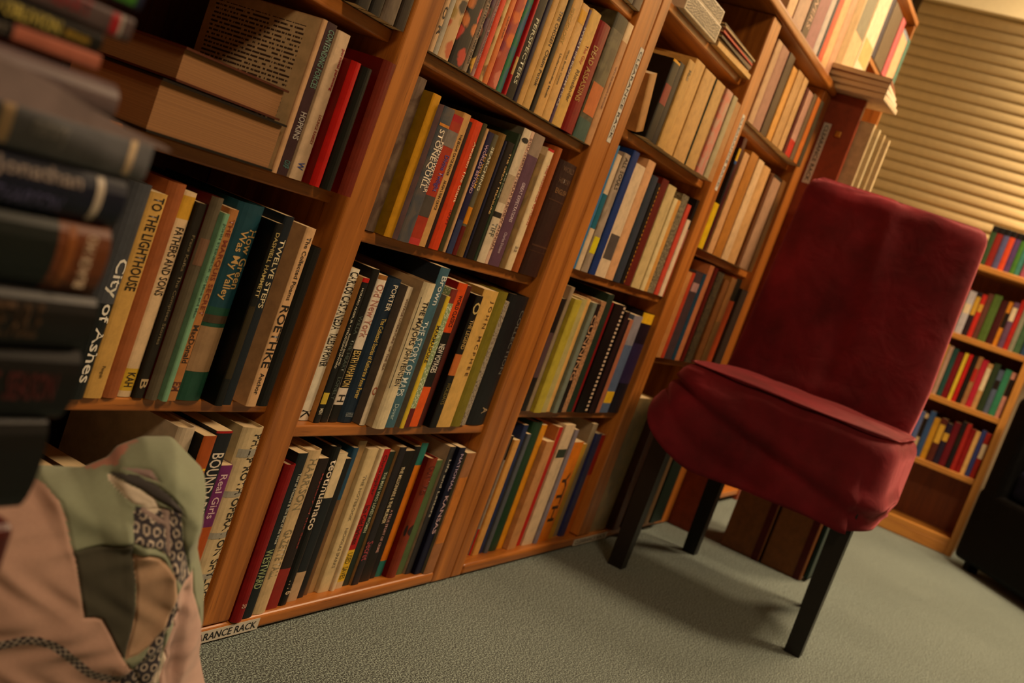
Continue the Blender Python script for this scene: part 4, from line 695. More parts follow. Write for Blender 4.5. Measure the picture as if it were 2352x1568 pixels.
for i, (c, tk) in enumerate(zip(boxmesh_cols, (.010, .006, .004, .006, .004, .005, .004, .004))):
    nm = ['thick cream', 'tan', 'dark grey', 'brown', 'red edged', 'olive', 'pale', 'dark brown'][i]
    m = thing('magazine', nm + ' magazine lying in the pile on the third bay top shelf', 'magazine', (2.165 - .004 * (i % 3), .002 + .004 * (i % 2), zz), (0, 0, .01 * ((i * 7) % 5 - 2)), 'magazines lying on the third bay top shelf')
    boxmesh('cover', [((-.115, .115), (0, .0006), (0, tk)), ((-.115, .115), (0, .165), (tk - .0004, tk)), ((-.115, .115), (0, .165), (0, .0004))], cover(c), m)
    boxmesh('page_block', [((-.114, .114), (.0007, .164), (.0005, tk - .0005))], pages_mat(), m)
    zz += tk + .0003
# a lying stack on the low case top and pale magazines standing out of it
zz = z1 + .0005
for i, (c, tk, L_) in enumerate([('d8c4a4', .014, .15), ('e6d6bc', .013, .16), ('ead8bc', .012, .155), ('8a3c20', .012, .15)]):
    lying_book((3.04 - .004 * i, -.150 + .006 * i, zz + tk / 2), .15, L_, tk, c, ['lowest pale', 'second cream', 'third ivory', 'topmost rust spined'][i] + ' paperback in the pile lying on the low case', 'paperbacks lying on the low case', {'side': c}, 0.05 * (i - 1.5))
    zz += tk + .0005
random.seed(3)
for i in range(4):
    x = 2.982 + i * .02
    make_book(.018, .262 - .006 * i, .18, ['cdb890', 'd8c8a0', 'c4ae84', 'd0bc94'][i], 'pale ribbed booklet %s, jutting from the low case' % ['next to the red brown panel', 'second from the panel', 'third from the panel', 'farthest from the panel'][i], 'pale booklets jutting from the low case', {}, (x, -.125 - .012 * i, .8985), (0, 0, 0))

# ------------------------------------------------------------------ striped volumes on the floor by the low case
fb = thing('book_set', 'two large volumes with dark red spine bands standing on the carpet behind the chair', 'books', (2.98, -.255, 0))
tan = cover('8a5a30'); dr = cover('5c0c0c')
fb2 = None
for nme, ya, yb in (('volume', -.115, -.005), ('volume', -.0, .110)):
    o_ = boxmesh(nme, [((0, .24), (ya, yb), (0, .36))], tan, fb, .004)
    boxmesh('red_band', [((-.0008, .16), (ya + .004, ya + .022), (.0, .3602))], dr, o_, .0008)
boxmesh('end_board', [((.02, .235), (-.128, -.1165), (.01, .34))], cover('10302c'), fb, .002)

# ------------------------------------------------------------------ red slip-covered chair
def velvet():
    m, t, b = nt('red_velvet'); v = objco(t)
    n = N(t, 'ShaderNodeTexNoise', Scale=9.0, Detail=5.0, Roughness=.6); t.links.new(v, n.inputs['Vector'])
    t.links.new(ramp(t, n.outputs[0], [(.3, hx('4c0a10')), (.55, hx('64101a')), (.75, hx('781622'))]), b.inputs['Base Color'])
    b.inputs['Roughness'].default_value = .8; b.inputs['Sheen Weight'].default_value = .4; b.inputs['Sheen Roughness'].default_value = .45; b.inputs['Sheen Tint'].default_value = (1, .25, .28, 1)
    b.inputs['Specular IOR Level'].default_value = .2
    n2 = N(t, 'ShaderNodeTexNoise', Scale=14.0, Detail=4.0, Distortion=.6); t.links.new(v, n2.inputs['Vector'])
    bp = N(t, 'ShaderNodeBump', Strength=.35, Distance=.012); t.links.new(n2.outputs[0], bp.inputs['Height']); t.links.new(bp.outputs[0], b.inputs['Normal'])
    return m
VEL = velvet(); BLK = plain('black_leg', hx('14110e'), .4)
chair = thing('dining_chair', 'dining chair in a loose dark red velvet cover with black legs', 'chair', (u(3.27), u(-.39), 0))
cx, cy = u(3.27), u(-.39)
def leg(x, y, top, splay=(0, 0), w0=.020, w1=.016):
    vv = []
    for z, wd, k in ((0, w1, 1), (top, w0, 0)):
        for a, b_ in ((-1, -1), (1, -1), (1, 1), (-1, 1)): vv.append((x - cx + a * wd + splay[0] * k, y - cy + b_ * wd + splay[1] * k, z))
    return mesh_obj('leg', vv, [(3, 2, 1, 0), (4, 5, 6, 7), (0, 1, 5, 4), (1, 2, 6, 5), (2, 3, 7, 6), (3, 0, 4, 7)], [BLK], None, chair)
leg(u(3.0), u(-.128), .372); leg(u(3.0), u(-.648), .40)
leg(u(3.54), u(-.175), .42, (.012, 0)); leg(u(3.54), u(-.575), .42, (.012, 0))
boxmesh('seat_frame', [((u(3.0) - cx, u(3.52) - cx), (u(-.60) - cy, u(-.16) - cy), (.35, .40))], BLK, chair, .004)
# seat cover: closed cloth shape, top dome -> rounded edge -> hanging skirt
def sq(th, a, b_, n):
    c, s = math.cos(th), math.sin(th)
    k = (abs(c / a) ** n + abs(s / b_) ** n) ** (-1 / n); return k * c, k * s
sx0, sx1, sy0, sy1 = u(2.955), u(3.56), u(-.705), u(-.085)
ax, ay = (sx1 - sx0) / 2, (sy1 - sy0) / 2; mx, my = (sx0 + sx1) / 2 - cx, (sy0 + sy1) / 2 - cy
ztop = zf(-.118)
def bil(px_, py_):   # skirt bottom height by plan position (front left high, front right low)
    fx = (px_ + ax) / (2 * ax); fy = (py_ + ay) / (2 * ay)
    return zf(-.385) + .006 * math.sin(6 * fy) + .105 * (max(0, fy - .72) / .28) ** 1.5 + .022 * max(0, .12 - fy) / .12 + .05 * max(0, fx - .15)
NT = 220; prof_ = [(0.0, 0), (.25, 0), (.5, 0), (.7, 0), (.84, 0), (.92, 0), (.97, 0), (1.0, 0)]
SV = []; SF = []
rows_ = []
for j, fr in enumerate([.02, .15, .3, .45, .6, .72, .82, .9, .95]):
    rows_.append(('top', fr))
for j in range(1, 7): rows_.append(('edge', j / 7))
for j in range(0, 19): rows_.append(('skirt', j / 18))
rnd = random.Random(5)
def fold(th, q):
    v = 0
    for k, a, p in ((5, .007, .4), (9, .005, 1.9), (14, .003, 2.7), (23, .0015, .3)): v += a * math.sin(k * th + p + 1.1 * q)
    return v
for kind, q in rows_:
    for i in range(NT):
        th = 2 * math.pi * i / NT; x, y = sq(th, ax, ay, 7)
        R_ = .045
        if kind == 'top':
            k = q; px_, py_ = x * k, y * k; z = ztop + .010 * (1 - q ** 2) + .003 * math.sin(px_ * 34 + 1.2) * math.sin(py_ * 27) - .004 * q
        elif kind == 'edge':
            a = q * math.pi / 2; L2 = math.hypot(x, y); k = (L2 - R_ + R_ * math.sin(a)) / L2; px_, py_ = x * k, y * k; z = ztop - .004 - .8 * R_ * (1 - math.cos(a)); z += .002 * math.sin(11 * th)
        else:
            zb_ = bil(x, y); zs_ = ztop - .040; z = zs_ + (zb_ - zs_) * q
            corner = max(0, abs(math.cos(th) * math.sin(th)) * 2 - .55) / .45
            sd = 1 if x < 0 else .15
            fl = q * (.012 + (.030 if y > 0 else .010) * corner ** 2) * sd; f_ = fold(th, q * 1.6) * (.25 + q) * (sd if y < 0 else 1)
            if y < -.8 * ay: f_ *= .12; fl *= .4
            crease = 0
            # diagonal crease on the front panel running from the left corner down to the right
            fy = (y + ay) / (2 * ay)
            if x < 0:
                d_ = (1 - q) - (.15 + .75 * fy)
                crease = -.012 * math.exp(-(d_ / .10) ** 2) + .010 * math.exp(-((d_ - .16) / .12) ** 2)
                d2 = (1 - q) - (.75 * fy - .28); crease += -.006 * math.exp(-(d2 / .09) ** 2)
            L2 = math.hypot(x, y); k = (L2 + fl + f_ + crease) / L2; px_, py_ = x * k, y * k
        SV.append((px_ + mx, py_ + my, z))
NR = len(rows_)
for j in range(NR - 1):
    for i in range(NT):
        a = j * NT + i; b_ = j * NT + (i + 1) % NT; SF.append((a, b_, b_ + NT, a + NT))
SV.append((mx, my, ztop + .010)); ci = len(SV) - 1
for i in range(NT): SF.append((ci, (i + 1) % NT, i))
so = mesh_obj('seat_cover', SV, SF, [VEL], None, chair, True)
md = so.modifiers.new('s', 'SOLIDIFY'); md.thickness = .0025; md.offset = -1
# back cover: a tilted padded slab in cloth
BV = []; BF = []
zb0, zb1 = zf(-.215), zf(.53)
NZ = 60; NB = 160
for j in range(NZ + 1):
    q = j / NZ; z = zb0 + (zb1 - zb0) * q
    xc = u(3.53) + (u(3.625) - u(3.53)) * max(0, (z - zf(-.13)) / (zb1 - zf(-.13)))
    yl = u(-.086) + .012 * max(0, .30 - q) * 2.2; yr = u(-.648) - .022 * max(0, .75 - abs(q - .32)) * .9
    yc = (yl + yr) / 2; hw = (yl - yr) / 2; hd = .034 + .012 * (1 - q)
    # round the top
    if q > .93:
        s_ = (q - .93) / .07; kk = math.sqrt(max(0, 1 - s_ ** 2)); hd *= max(kk, .02); hw = hw - .028 * (1 - math.sqrt(max(0, 1 - s_ ** 2)))
    for i in range(NB):
        th = 2 * math.pi * i / NB; x, y = sq(th, hd, hw, 5)
        rip = .0035 * math.sin(3 * th + 5 * q) + .003 * math.sin(y * 26 + 9 * q) * (1 - q) + .0045 * math.sin(q * 11 + y * 9)
        if q < .3: rip += .006 * (1 - q / .3) * math.sin(q * 46 + y * 7)
        topw = .004 * math.sin(y * 42) * max(0, (q - .85) / .15)
        L2 = math.hypot(x, y) + 1e-9; k = (L2 + rip * (1 if q < .93 else .3)) / L2
        zz_ = z + topw
        BV.append((xc - cx + x * k, yc - cy + y * (1 + rip * .5), zz_))
for j in range(NZ):
    for i in range(NB):
        a = j * NB + i; b_ = j * NB + (i + 1) % NB; BF.append((a, b_, b_ + NB, a + NB))
BF.append(tuple(NZ * NB + i for i in range(NB))); BF.append(tuple(NB - 1 - i for i in range(NB)))
mesh_obj('back_cover', BV, BF, [VEL], None, chair, True)

# ------------------------------------------------------------------ far bookcase with books, in front of the blinds
fx, fy0, fy1 = u(5.93), u(-.815), u(.02)
fc = thing('bookcase', 'light oak bookcase under the blinds, right of the red chair', 'bookcase', (fx, (fy0 + fy1) / 2, 0)); fo = (fy0 + fy1) / 2
FD = .185
LW = wood('y', '9a6226', 'c88c3e', .4, 'light_oak'); LWz = wood('z', '9a6226', 'c88c3e', .4, 'light_oak')
for a, b_ in ((fy0, fy0 + .024), (fy1 - .024, fy1)): boxmesh('side_panel', [((0, FD), (a - fo, b_ - fo), (0, zf(.625)))], LWz, fc, .003)
FS = [zf(.305), zf(-.015), zf(-.332), zf(-.643)]
for z in FS: boxmesh('shelf', [((.004, FD), (fy0 + .024 - fo, fy1 - .024 - fo), (z - .022, z))], LW, fc, .002)
boxmesh('plinth', [((.003, .02), (fy0 + .024 - fo, fy1 - .024 - fo), (.002, zf(-.643) - .0225))], LW, fc, .002)
boxmesh('top_board', [((-.01, FD), (fy0 - .01 - fo, fy1 + .01 - fo), (zf(.625), zf(.655)))], LW, fc, .004)
boxmesh('back_panel', [((FD, FD + .006), (fy0 - fo, fy1 - fo), (0, zf(.625)))], wood('z', '6a3416', '8a4a1e', .6, 'back_oak'), fc)
lb = boxmesh('shelf_label', [((-.0112, -.0101), (u(-.43) - fo, u(-.37) - fo), (zf(.632), zf(.649)))], cover('e8e0d0'), fc)
FR = [
 (zf(.655) + .0003, u(-.435), .155, 'top of the light oak bookcase', [('ded0ac', 'ivory'), ('3c5434', 'dark green'), ('8c2c24', 'brick red'), ('5c5c80', 'slate violet'), ('c8502c', 'orange red'), ('5c4470', 'purple'), ('4c7c34', 'leaf green'), ('4c8c80', 'teal'), ('9c5c6c', 'mauve'), ('7c4450', 'plum'), ('a87838', 'ochre'), ('40506c', 'steel blue'), ('b04030', 'scarlet'), ('6c7c50', 'sage')], True),
 (FS[0] + .0003, u(-.42), .185, 'upper shelf of the light oak bookcase', [('b42c20', 'red'), ('a02420', 'deep red'), ('b8b4b8', 'silver white'), ('342428', 'black brown'), ('c03428', 'red and white'), ('6c4438', 'brown'), ('587034', 'green'), ('4c1c1c', 'maroon'), ('d08c2c', 'orange yellow'), ('6c5068', 'grey purple'), ('b02c24', 'scarlet'), ('8c8c78', 'grey'), ('4c6c4c', 'moss green'), ('385470', 'blue')], False),
 (FS[1] + .0003, u(-.42), .19, 'middle shelf of the light oak bookcase', [('8c6478', 'mauve'), ('6c7440', 'olive'), ('d8a850', 'yellow'), ('b09480', 'taupe'), ('2c5450', 'dark teal'), ('7c1c24', 'wine red'), ('d8c040', 'bright yellow'), ('b82420', 'bright red'), ('24201c', 'black'), ('a0764c', 'tan'), ('b42c40', 'crimson pink'), ('c09864', 'sand'), ('34442c', 'forest green'), ('5c687c', 'blue grey'), ('3c8464', 'sea green'), ('c89080', 'pink')], False),
 (FS[2] + .0003, u(-.42), .18, 'lower shelf of the light oak bookcase', [('5c3434', 'dusky brown'), ('7c5058', 'old rose'), ('5c6c98', 'periwinkle'), ('d0b890', 'cream'), ('3c5880', 'blue'), ('c0902c', 'mustard'), ('5c2c20', 'chestnut'), ('2c2438', 'navy'), ('6c1824', 'maroon'), ('201c20', 'black'), ('a02c24', 'red'), ('8c1c1c', 'dark red'), ('d8b070', 'honey'), ('3c4880', 'royal blue'), ('a02c20', 'tomato red')], False)]
rnd = random.Random(11)
for z, ystart, hh, ph, cols, caps in FR:
    y = ystart + .03; n_ = len(cols); avail = (ystart + .03) - (fy0 + .028)
    ws = [rnd.uniform(.75, 1.3) for _ in cols]; s_ = sum(ws)
    for (c, nm), w_ in zip(cols, ws):
        bw = avail * w_ / s_; hb = hh * rnd.uniform(.9, 1.05); 
        o_ = {}
        if rnd.random() < .5 and not caps: o_['bd2'] = [(rnd.uniform(.1, .3), rnd.uniform(.4, .6), rnd.choice(['d8c8a8', '2a2018', 'c8a040', 'b03028']))]
        if caps: o_['bd'] = [(0, .16, '181614')]; hb = hh
        if nm == 'ivory': hb = .07; o_ = {}
        make_book(bw - .001, hb, .14, c, nm + ' spine, ' + ph, 'books on the ' + ph, o_, (fx + .012 + rnd.uniform(0, .012), y - bw / 2, z), (0, 0, -math.pi / 2))
        y -= bw

# ------------------------------------------------------------------ dark armchair at the right edge
ac = thing('armchair', 'black armchair cut off by the right edge of the photograph', 'armchair', (4.47, -.672, 0), (0, 0, math.radians(-53.7)))
dk = plain('black_leather', hx('030303'), .6, .2, spec=.1); nv = plain('navy_cushion', hx('080a1c'), .7, .2, spec=.1)
boxmesh('base', [((-.05, .47), (-.80, .0), (.03, .30))], dk, ac, .02, 3)
boxmesh('arm', [((-.05, .46), (-.13, .0), (.25, .66))], dk, ac, .035, 4)
boxmesh('arm', [((-.05, .46), (-.80, -.67), (.25, .66))], dk, ac, .035, 4)
boxmesh('seat_cushion', [((-.03, .36), (-.665, -.135), (.30, .42))], nv, ac, .03, 4)
boxmesh('backrest', [((.36, .47), (-.80, -.00), (.25, .90))], dk, ac, .05, 4)
for a in (0.0, .43):
    for b_ in (-.74, -.06): boxmesh('foot', [((a - .02, a + .02), (b_ - .02, b_ + .02), (0, .035))], dk, ac, .004)

# ------------------------------------------------------------------ patchwork cushion leaning by the first bay
P0 = (.6835, -.1848, .2446); TV = (.8351, -.5501); NV = (-.5501, -.8351)
OUT = [(-0.1413, 0.0401), (-0.081, 0.0624), (-0.074, 0.0709), (-0.0431, 0.0754), (-0.0269, 0.0878), (-0.0232, 0.0977), (-0.0064, 0.1093), (0.0148, 0.114), (0.0351, 0.1007), (0.0465, 0.0936), (0.0537, 0.0548), (0.058, 0.0362), (0.0749, 0.0038), (0.0848, -0.0344), (0.0906, -0.0578), (0.1068, -0.0885), (0.1240, -0.13), (0.128, -.20), (.10, -.240), (.02, -.2435), (-.07, -.2435), (-0.14, -0.21), (-.17, -.10)]
PC = (0.0115, -0.04); TH = .077
def rad(th):
    dx, dy = math.cos(th), math.sin(th); best = .01
    for i in range(len(OUT)):
        ax_, ay_ = OUT[i][0] - PC[0], OUT[i][1] - PC[1]; bx_, by_ = OUT[(i + 1) % len(OUT)][0] - PC[0], OUT[(i + 1) % len(OUT)][1] - PC[1]
        ex, ey = bx_ - ax_, by_ - ay_; det = dx * (-ey) + ex * dy
        if abs(det) < 1e-12: continue
        t_ = (ax_ * (-ey) + ex * ay_) / det; s_ = (dx * ay_ - dy * ax_) / det
        if t_ > 0 and -1e-6 <= s_ <= 1 + 1e-6: best = max(best, t_)
    return best
PATCH = [
('blush', [(-0.21, 0.03), (-0.0886, 0.0528), (-0.0789, 0.0636), (-0.0748, 0.0661), (-0.0702, 0.0659), (-0.0607, 0.0615), (-0.0549, 0.0517), (-0.047, 0.035), (-0.0438, 0.0305), (-0.0262, -0.0106), (-0.0183, -0.0093), (-0.0137, -0.0099), (0.008, -0.0357), (0.0206, -0.0456), (0.0296, -0.0584), (0.0823, -0.26), (-0.21, -0.26)]),
('olive', [(-0.0453, 0.0323), (-0.0078, 0.0487), (0.0017, 0.022), (0.0097, -0.0079), (0.0103, -0.0355), (0.008, -0.0357), (-0.0137, -0.0099), (-0.0184, -0.0091), (-0.0262, -0.0106), (-0.0415, 0.0257)]),
('coral', [(-0.055, 0.074), (-0.0405, 0.077), (-0.0339, 0.0813), (-0.0243, 0.088), (-0.0226, 0.0946), (-0.0182, 0.1002), (-0.0091, 0.1077), (-0.012, 0.12), (-0.04, 0.12), (-0.05, 0.09)]),
('tan', [(-0.005, 0.0399), (0.0049, 0.0427), (0.0148, 0.0407), (0.0223, 0.0356), (0.0291, 0.0306), (0.0358, 0.0144), (0.0363, 0.0039), (0.0317, -0.0134), (0.0254, -0.024), (0.0183, -0.0313), (0.0105, -0.0361), (0.009, -0.0055), (0.004, 0.0163)]),
('rose', [(0.0358, 0.0144), (0.0497, 0.0266), (0.0556, 0.0087), (0.0894, -0.0459), (0.13, -0.12), (0.13, -.26), (0.0422, -.26), (0.0463, -0.0715), (0.0396, -0.0305), (0.0434, -0.0137), (0.0383, -0.0023)]),
('chain', [(-0.0095, 0.0705), (0.0004, 0.0702), (0.0133, 0.0746), (0.0241, 0.0728), (0.0297, 0.0542), (0.0461, 0.0261), (0.0500, 0.0254), (0.04, 0.0193), (0.0277, 0.0307), (0.0222, 0.0402), (0.0188, 0.0434), (0.0081, 0.0478), (-0.0073, 0.0488), (-0.0093, 0.0593)]),
('chain', [(0.0362, 0.0132), (0.0440, -0.0039), (0.0342, -0.0133), (0.0384, -0.0306), (0.0414, -0.0575), (0.0500, -0.26), (0.0134, -0.26), (0.014, -0.0543), (0.0227, -0.0374), (0.0254, -0.024), (0.033, -0.0096)]),
('leaf', [(-0.0271, 0.082), (-0.0216, 0.087), (-0.0112, 0.0896), (0.0019, 0.088), (0.0128, 0.0835), (0.0235, 0.0758), (0.0258, 0.0708), (0.0129, 0.0766), (0.0009, 0.0793), (-0.0071, 0.0819), (-0.0204, 0.083), (-0.0257, 0.0809)]),
('mauve', [(-0.0211, 0.0902), (-0.0115, 0.0939), (-0.0034, 0.0962), (0.0026, 0.0909), (-0.0051, 0.0909), (-0.0133, 0.0906)]),
('paper', [(-0.0276, 0.0804), (-0.0211, 0.0824), (-0.0082, 0.0816), (0.0022, 0.0785), (0.0081, 0.0716), (0.0035, 0.0666), (-0.0043, 0.072), (-0.0107, 0.0712), (-0.02, 0.0745), (-0.0271, 0.0773)]),
('stripe', [(-0.0054, 0.0717), (0.0117, 0.066), (0.0088, 0.0738), (0.015, 0.0727), (0.0221, 0.0448), (0.0194, 0.0434), (0.0138, 0.062), (-0.0058, 0.0685)]),
('paper', [(0.0425, -0.0574), (0.0446, -0.0382), (0.0396, -0.0305), (0.0406, -0.041), (0.0366, -0.0579)]),
]
CORD = [(-0.19, -0.055), (-.11, -.050), (-0.0809, -0.0429), (-0.0701, -0.0373), (-0.0621, -0.0327), (-0.053, -0.0312), (-0.0432, -0.0323), (-0.0345, -0.0359), (-0.0275, -0.0411), (-0.0193, -0.0463), (-0.0099, -0.0514), (0.0046, -0.0539), (0.0154, -0.0515)]
CL = {k: np.array(hx(v)) for k, v in dict(sage='939c82', blush='cfa896', olive='4c4a3c', coral='c08470', tan='c4a284', rose='caa89c', dark='3a363e', leaf='4a4646', mauve='a48c88', paper='eadcc8', stripe='a8938c', cream='cdbfae').items()}
def inpoly(px_, py_, poly):
    c = np.zeros(len(px_), bool); n_ = len(poly)
    for i in range(n_):
        x1_, y1_ = poly[i]; x2_, y2_ = poly[(i + 1) % n_]
        if y1_ == y2_: continue
        cond = ((y1_ > py_) != (y2_ > py_)) & (px_ < (x2_ - x1_) * (py_ - y1_) / (y2_ - y1_) + x1_); c ^= cond
    return c
def segd(px_, py_, poly, closed=True):
    d = np.full(len(px_), 9.0); al = np.zeros(len(px_)); acc = 0
    for i in range(len(poly) - (0 if closed else 1)):
        a = np.array(poly[i]); b_ = np.array(poly[(i + 1) % len(poly)]); e = b_ - a; L = np.hypot(*e) + 1e-9
        t_ = np.clip(((px_ - a[0]) * e[0] + (py_ - a[1]) * e[1]) / L ** 2, 0, 1); q = np.hypot(px_ - a[0] - t_ * e[0], py_ - a[1] - t_ * e[1])
        m_ = q < d; al[m_] = acc + t_[m_] * L; d = np.minimum(d, q); acc += L
    return d, al
NA, NRr = 520, 190
ths = np.linspace(0, 2 * np.pi, NA, endpoint=False); rr = np.array([rad(t_) for t_ in ths])
rr = (rr + np.roll(rr, 1) + np.roll(rr, -1)) / 3
rads = np.linspace(0, 1, NRr) ** .85; rads[0] = .002
px_ = (PC[0] + np.cos(ths)[None] * rr[None] * rads[:, None]); pz_ = (PC[1] + np.sin(ths)[None] * rr[None] * rads[:, None])
pf = np.sqrt(np.clip(1 - rads[:, None] ** 2.6, 0, 1)) * np.ones_like(px_)
fx_, fz_ = px_.ravel(), pz_.ravel()
colr = np.tile(CL['sage'], (len(fx_), 1)); seam = np.full(len(fx_), 9.0); isch = np.zeros(len(fx_), bool)
for k, poly in PATCH:
    m_ = inpoly(fx_, fz_, poly); d, _ = segd(fx_, fz_, poly); seam = np.minimum(seam, d)
    colr[m_] = CL['dark'] if k == 'chain' else CL[k]; isch[m_] = k == 'chain'
# link print: rings in a staggered grid on the dark bands
gx = fx_ / .0078; gz = fz_ / .0078; gx = gx + .5 * (np.floor(gz) % 2); cxx = gx - np.floor(gx) - .5; czz = gz - np.floor(gz) - .5
rd = np.hypot(cxx * 1.15, czz); ring = isch & (rd > .24) & (rd < .40); colr[ring] = CL['cream']
dc, al = segd(fx_, fz_, CORD, False); mc = dc < .0033
dd = np.where(inpoly(fx_, fz_, CORD + [(.0154, -.3), (-.19, -.3)]), -dc, dc)
chk = (np.floor(al / .0026) + np.floor((dd + .1) / .0022)) % 2 == 0
colr[mc & chk] = np.array(hx('2a2630')); colr[mc & ~chk] = np.array(hx('b0a498'))
# soft folds of the cloth
def bump_line(pts, wd, amp):
    d, _ = segd(fx_, fz_, pts, False); return amp * np.exp(-(d / wd) ** 2)
disp = -.0022 * np.exp(-(seam / .0012) ** 2)
disp += bump_line([(-.06, .066), (-.02, .052), (0, .047)], .010, .010) + bump_line([(-.03, .08), (-.005, .06), (-.006, .04)], .006, -.005)
disp += bump_line([(-.0271, .079), (0, .072), (.02, .066), (.04, .03)], .007, -.0035) + bump_line([(0.01, .098), (.03, .09), (.042, .06)], .012, .008)
disp += bump_line([(.03, .03), (.037, .004), (.03, -.02), (.012, -.045)], .007, .007) + bump_line([(.045, .01), (.048, -.03), (.055, -.06)], .006, -.007)
disp += bump_line([(.07, -.02), (.06, -.05), (.05, -.08)], .008, .006) + bump_line([(-.10, -.02), (-.04, -.026), (0, -.04)], .014, .004)
disp += .0015 * np.sin(fx_ * 160 + 3 * np.sin(fz_ * 90)) * np.sin(fz_ * 130 + 1)
off = TH * pf.ravel() + disp * np.minimum(1, pf.ravel() * 3)
boff = -.035 * pf.ravel()
def w3(s_, z_, o_): return np.stack([s_ * TV[0] + o_ * NV[0], s_ * TV[1] + o_ * NV[1], z_], 1)
Vf = w3(fx_, fz_, off); Vb = w3(fx_, fz_, boff)
VV = np.concatenate([Vf, Vb[:-NA]]); nF = len(Vf)
FF = []
for j in range(NRr - 1):
    a = j * NA + np.arange(NA); b_ = j * NA + (np.arange(NA) + 1) % NA
    FF.append(np.stack([a, b_, b_ + NA, a + NA], 1))
    a2 = nF + a; b2 = nF + b_; a3 = (nF + a + NA) if j < NRr - 2 else a + NA; b3 = (nF + b_ + NA) if j < NRr - 2 else b_ + NA
    FF.append(np.stack([b2, a2, a3, b3], 1))
FF = np.concatenate(FF)
fm, ft, fb_ = nt('patchwork_cotton')
va = ft.nodes.new('ShaderNodeVertexColor'); va.layer_name = 'Print'
vn = objco(ft); nn_ = N(ft, 'ShaderNodeTexNoise', Scale=260.0, Detail=4.0, Roughness=.7); ft.links.new(vn, nn_.inputs['Vector'])
nn2 = N(ft, 'ShaderNodeTexNoise', Scale=22.0, Detail=4.0); ft.links.new(vn, nn2.inputs['Vector'])
c1 = mix(ft, .25, va.outputs[0], ramp(ft, nn2.outputs[0], [(.3, (.55, .5, .5)), (.6, (1, 1, 1))]), 'MULTIPLY')
ft.links.new(mix(ft, .18, c1, nn_.outputs[0], 'MULTIPLY'), fb_.inputs['Base Color']); fb_.inputs['Roughness'].default_value = .9; fb_.inputs['Sheen Weight'].default_value = .15
bp = N(ft, 'ShaderNodeBump', Strength=.25, Distance=.0006); ft.links.new(nn_.outputs[0], bp.inputs['Height']); ft.links.new(bp.outputs[0], fb_.inputs['Normal'])
cu = mesh_obj('patchwork_cushion', VV, FF.tolist(), [fm], None, None, True)
ca = cu.data.color_attributes.new('Print', 'FLOAT_COLOR', 'POINT')
cc = np.ones((len(VV), 4)); cc[:nF, :3] = colr; cc[nF:, :3] = CL['sage']; ca.data.foreach_set('color', cc.ravel())
cu.location = P0; tag(cu, 'large soft patchwork cushion in blush, sage and olive cloth, leaning by the books', 'cushion')

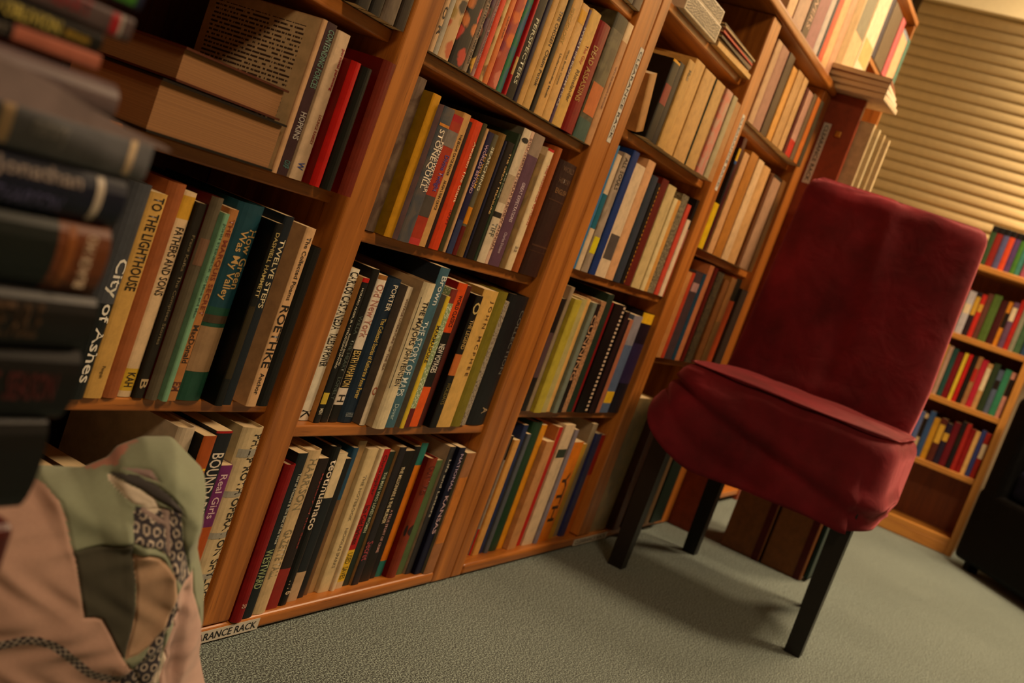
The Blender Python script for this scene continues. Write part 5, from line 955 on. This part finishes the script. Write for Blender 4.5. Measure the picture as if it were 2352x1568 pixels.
# ------------------------------------------------------------------ foreground stool and the stack of books on it
st = thing('wooden_stool', 'dark red topped wooden stool holding the near stack of books', 'stool', (.272, -.298, 0))
sm = plain('stool_red', hx('4a1410'), .4); so_ = wood('z', 'a05a1c', 'd08030', .35, 'stool_oak')
boxmesh('stool_top', [((-.15, .098), (-.10, .10), (.378, .4065))], sm, st, .006, 3)
boxmesh('apron', [((-.14, .100), (-.095, .095), (.350, .374))], so_, st, .008, 3)
for a in (-.115, .07):
    for b_ in (-.07, .07): boxmesh('leg', [((a - .014, a + .014), (b_ - .014, b_ + .014), (0, .33))], so_, st, .003)
boxmesh('stretcher', [((-.115, .07), (-.078, -.062), (.12, .145))], so_, st, .003)
boxmesh('stretcher', [((-.115, .07), (.062, .078), (.12, .145))], so_, st, .003)
STK = [ # bottom z, top z, right end x, length, depth, colour, desc, opts
 (.4068, .4510, .381, .24, .15, '100f0e', 'lowest, broad black book', {'kind': 'h'}),
 (.4512, .4846, .387, .235, .15, '110f0f', 'black book with dim red letters, second lowest', {'kind': 'h', 'tx': [('NIGHT  SEASON', .72, .95, '4a1414', .4, 0)]}),
 (.4848, .5117, .3855, .22, .14, '15110f', 'black book with dim gold lettering', {'kind': 'h', 'tx': [('VEGETABLE', .70, .86, '4a3420', .6, 0)]}),
 (.5119, .5442, .381, .21, .14, '141c18', 'dark green hardcover with copper brown end', {'kind': 'h', 'bd': [(.86, 1, '6e3e1e')], 'bd2': [(.885, .905, '8a5428')], 'vt': ('BLACK HO', .94)}),
 (.5444, .5675, .3805, .21, .14, '141a30', 'navy book with pale title and white dot', {'kind': 'h', 'tx': [('Jonathan', .66, .875, '8a7c74', .38, .22), ('CATHARSON', .62, .84, '55527a', .30, -.25)], 'bd2': [(.915, .935, 'c0b4a4')]}),
 (.5750, .5876, .3885, .20, .14, '747478', 'blue grey limp paperback with gold dot', {'tx': [('memory', .67, .76, 'a09c98', .5, 0)], 'bd2': [(.93, .95, 'd8c0a0'), (.59, .62, 'd8b890')]}),
 (.5880, .6058, .3592, .21, .14, '6c5c5c', 'grey shiny book with lavender top edge', {'kind': 'h', 'side': 'a88c98'}),
 (.6080, .6152, .345, .178, .107, 'b06c58', 'salmon paperback with black panel', {'bd': [(.0, .757, '24201e')], 'tx': [('STRAIGHT', .55, .74, '6a6258', .5, 0)]}),
 (.6155, .6234, .343, .178, .107, '15130f', 'black paperback, gold title INTO OBLIVION', {'tx': [('INTO OBLIVION', .63, .875, 'c8b458', .72, .0), ('BRENNAN', .89, .96, 'b08c28', .4, -.1)]}),
 (.6240, .6347, .356, .178, .107, '5c4c4c', 'mauve grey paperback with red lettering', {'tx': [('SOPHIES HEART', .55, .87, '7c2024', .6, .15)], 'bd2': [(.93, .955, 'a02028'), (.957, .966, 'b0a8a0')]}),
 (.6380, .6545, .357, .178, .107, '1c2240', 'topmost navy paperback with green spot', {'bd2': [(.90, .975, '4c8c30')]}),
]
for i, (za, zb_, xe, L_, D_, c, ds, o_) in enumerate(STK):
    o_ = dict(o_); vt = o_.pop('vt', None)
    T_ = zb_ - za - .0004
    if i == 5: za, T_ = .5680, .0190
    b_ = lying_book((xe - (0), -.385, za + T_ / 2 + .0002), L_, D_, T_, c, ds + ', in the near stack on the stool', 'near stack of books on the stool', o_, [0, -.02, .02, 0, .01, 0, .02, -.01, .01, 0, .01][i])
    # origin of the lying book is its right end after the turn: shift left by its length is built in (-x)
    if vt:
        t_ = text_mesh('spine_lettering', vt[0], ink('d0b89c'), b_, T_ * .75, .006)
        zc = L_ * (1 - vt[1])
        def fv(co):
            q = np.empty_like(co); q[:, 0] = -co[:, 0]; q[:, 2] = zc - co[:, 1]; q[:, 1] = -.0030; return q
        def fv2(co):
            q = np.empty_like(co); q[:, 0] = co[:, 0]; q[:, 2] = zc + co[:, 1]; q[:, 1] = -.0030; return q
        set_co(t_, fv2)
    if i == 5:   # its limp front cover curls up towards the left
        pts = [(.18, .607), (.24, .6045), (.2997, .6), (.3215, .597), (.341, .5928), (.3619, .5894), (.3860, .5868)]
        vv = []; ff = []
        for x_, z_ in pts:
            vv += [(x_, -.3975, .5860), (x_, -.3975, z_), (x_, -.3935, z_ + .0006), (x_, -.3935, .5860)]
        for k in range(len(pts) - 1):
            for q in range(4): ff.append((4 * k + q, 4 * k + (q + 1) % 4, 4 * k + 4 + (q + 1) % 4, 4 * k + 4 + q))
        ff += [(3, 2, 1, 0), tuple(4 * (len(pts) - 1) + q for q in range(4))]
        cc_ = mesh_obj('curled_cover', vv, ff, [cover('8a7a78')], None, None, False); cc_.parent = b_; cc_.matrix_parent_inverse = b_.matrix_world.inverted()
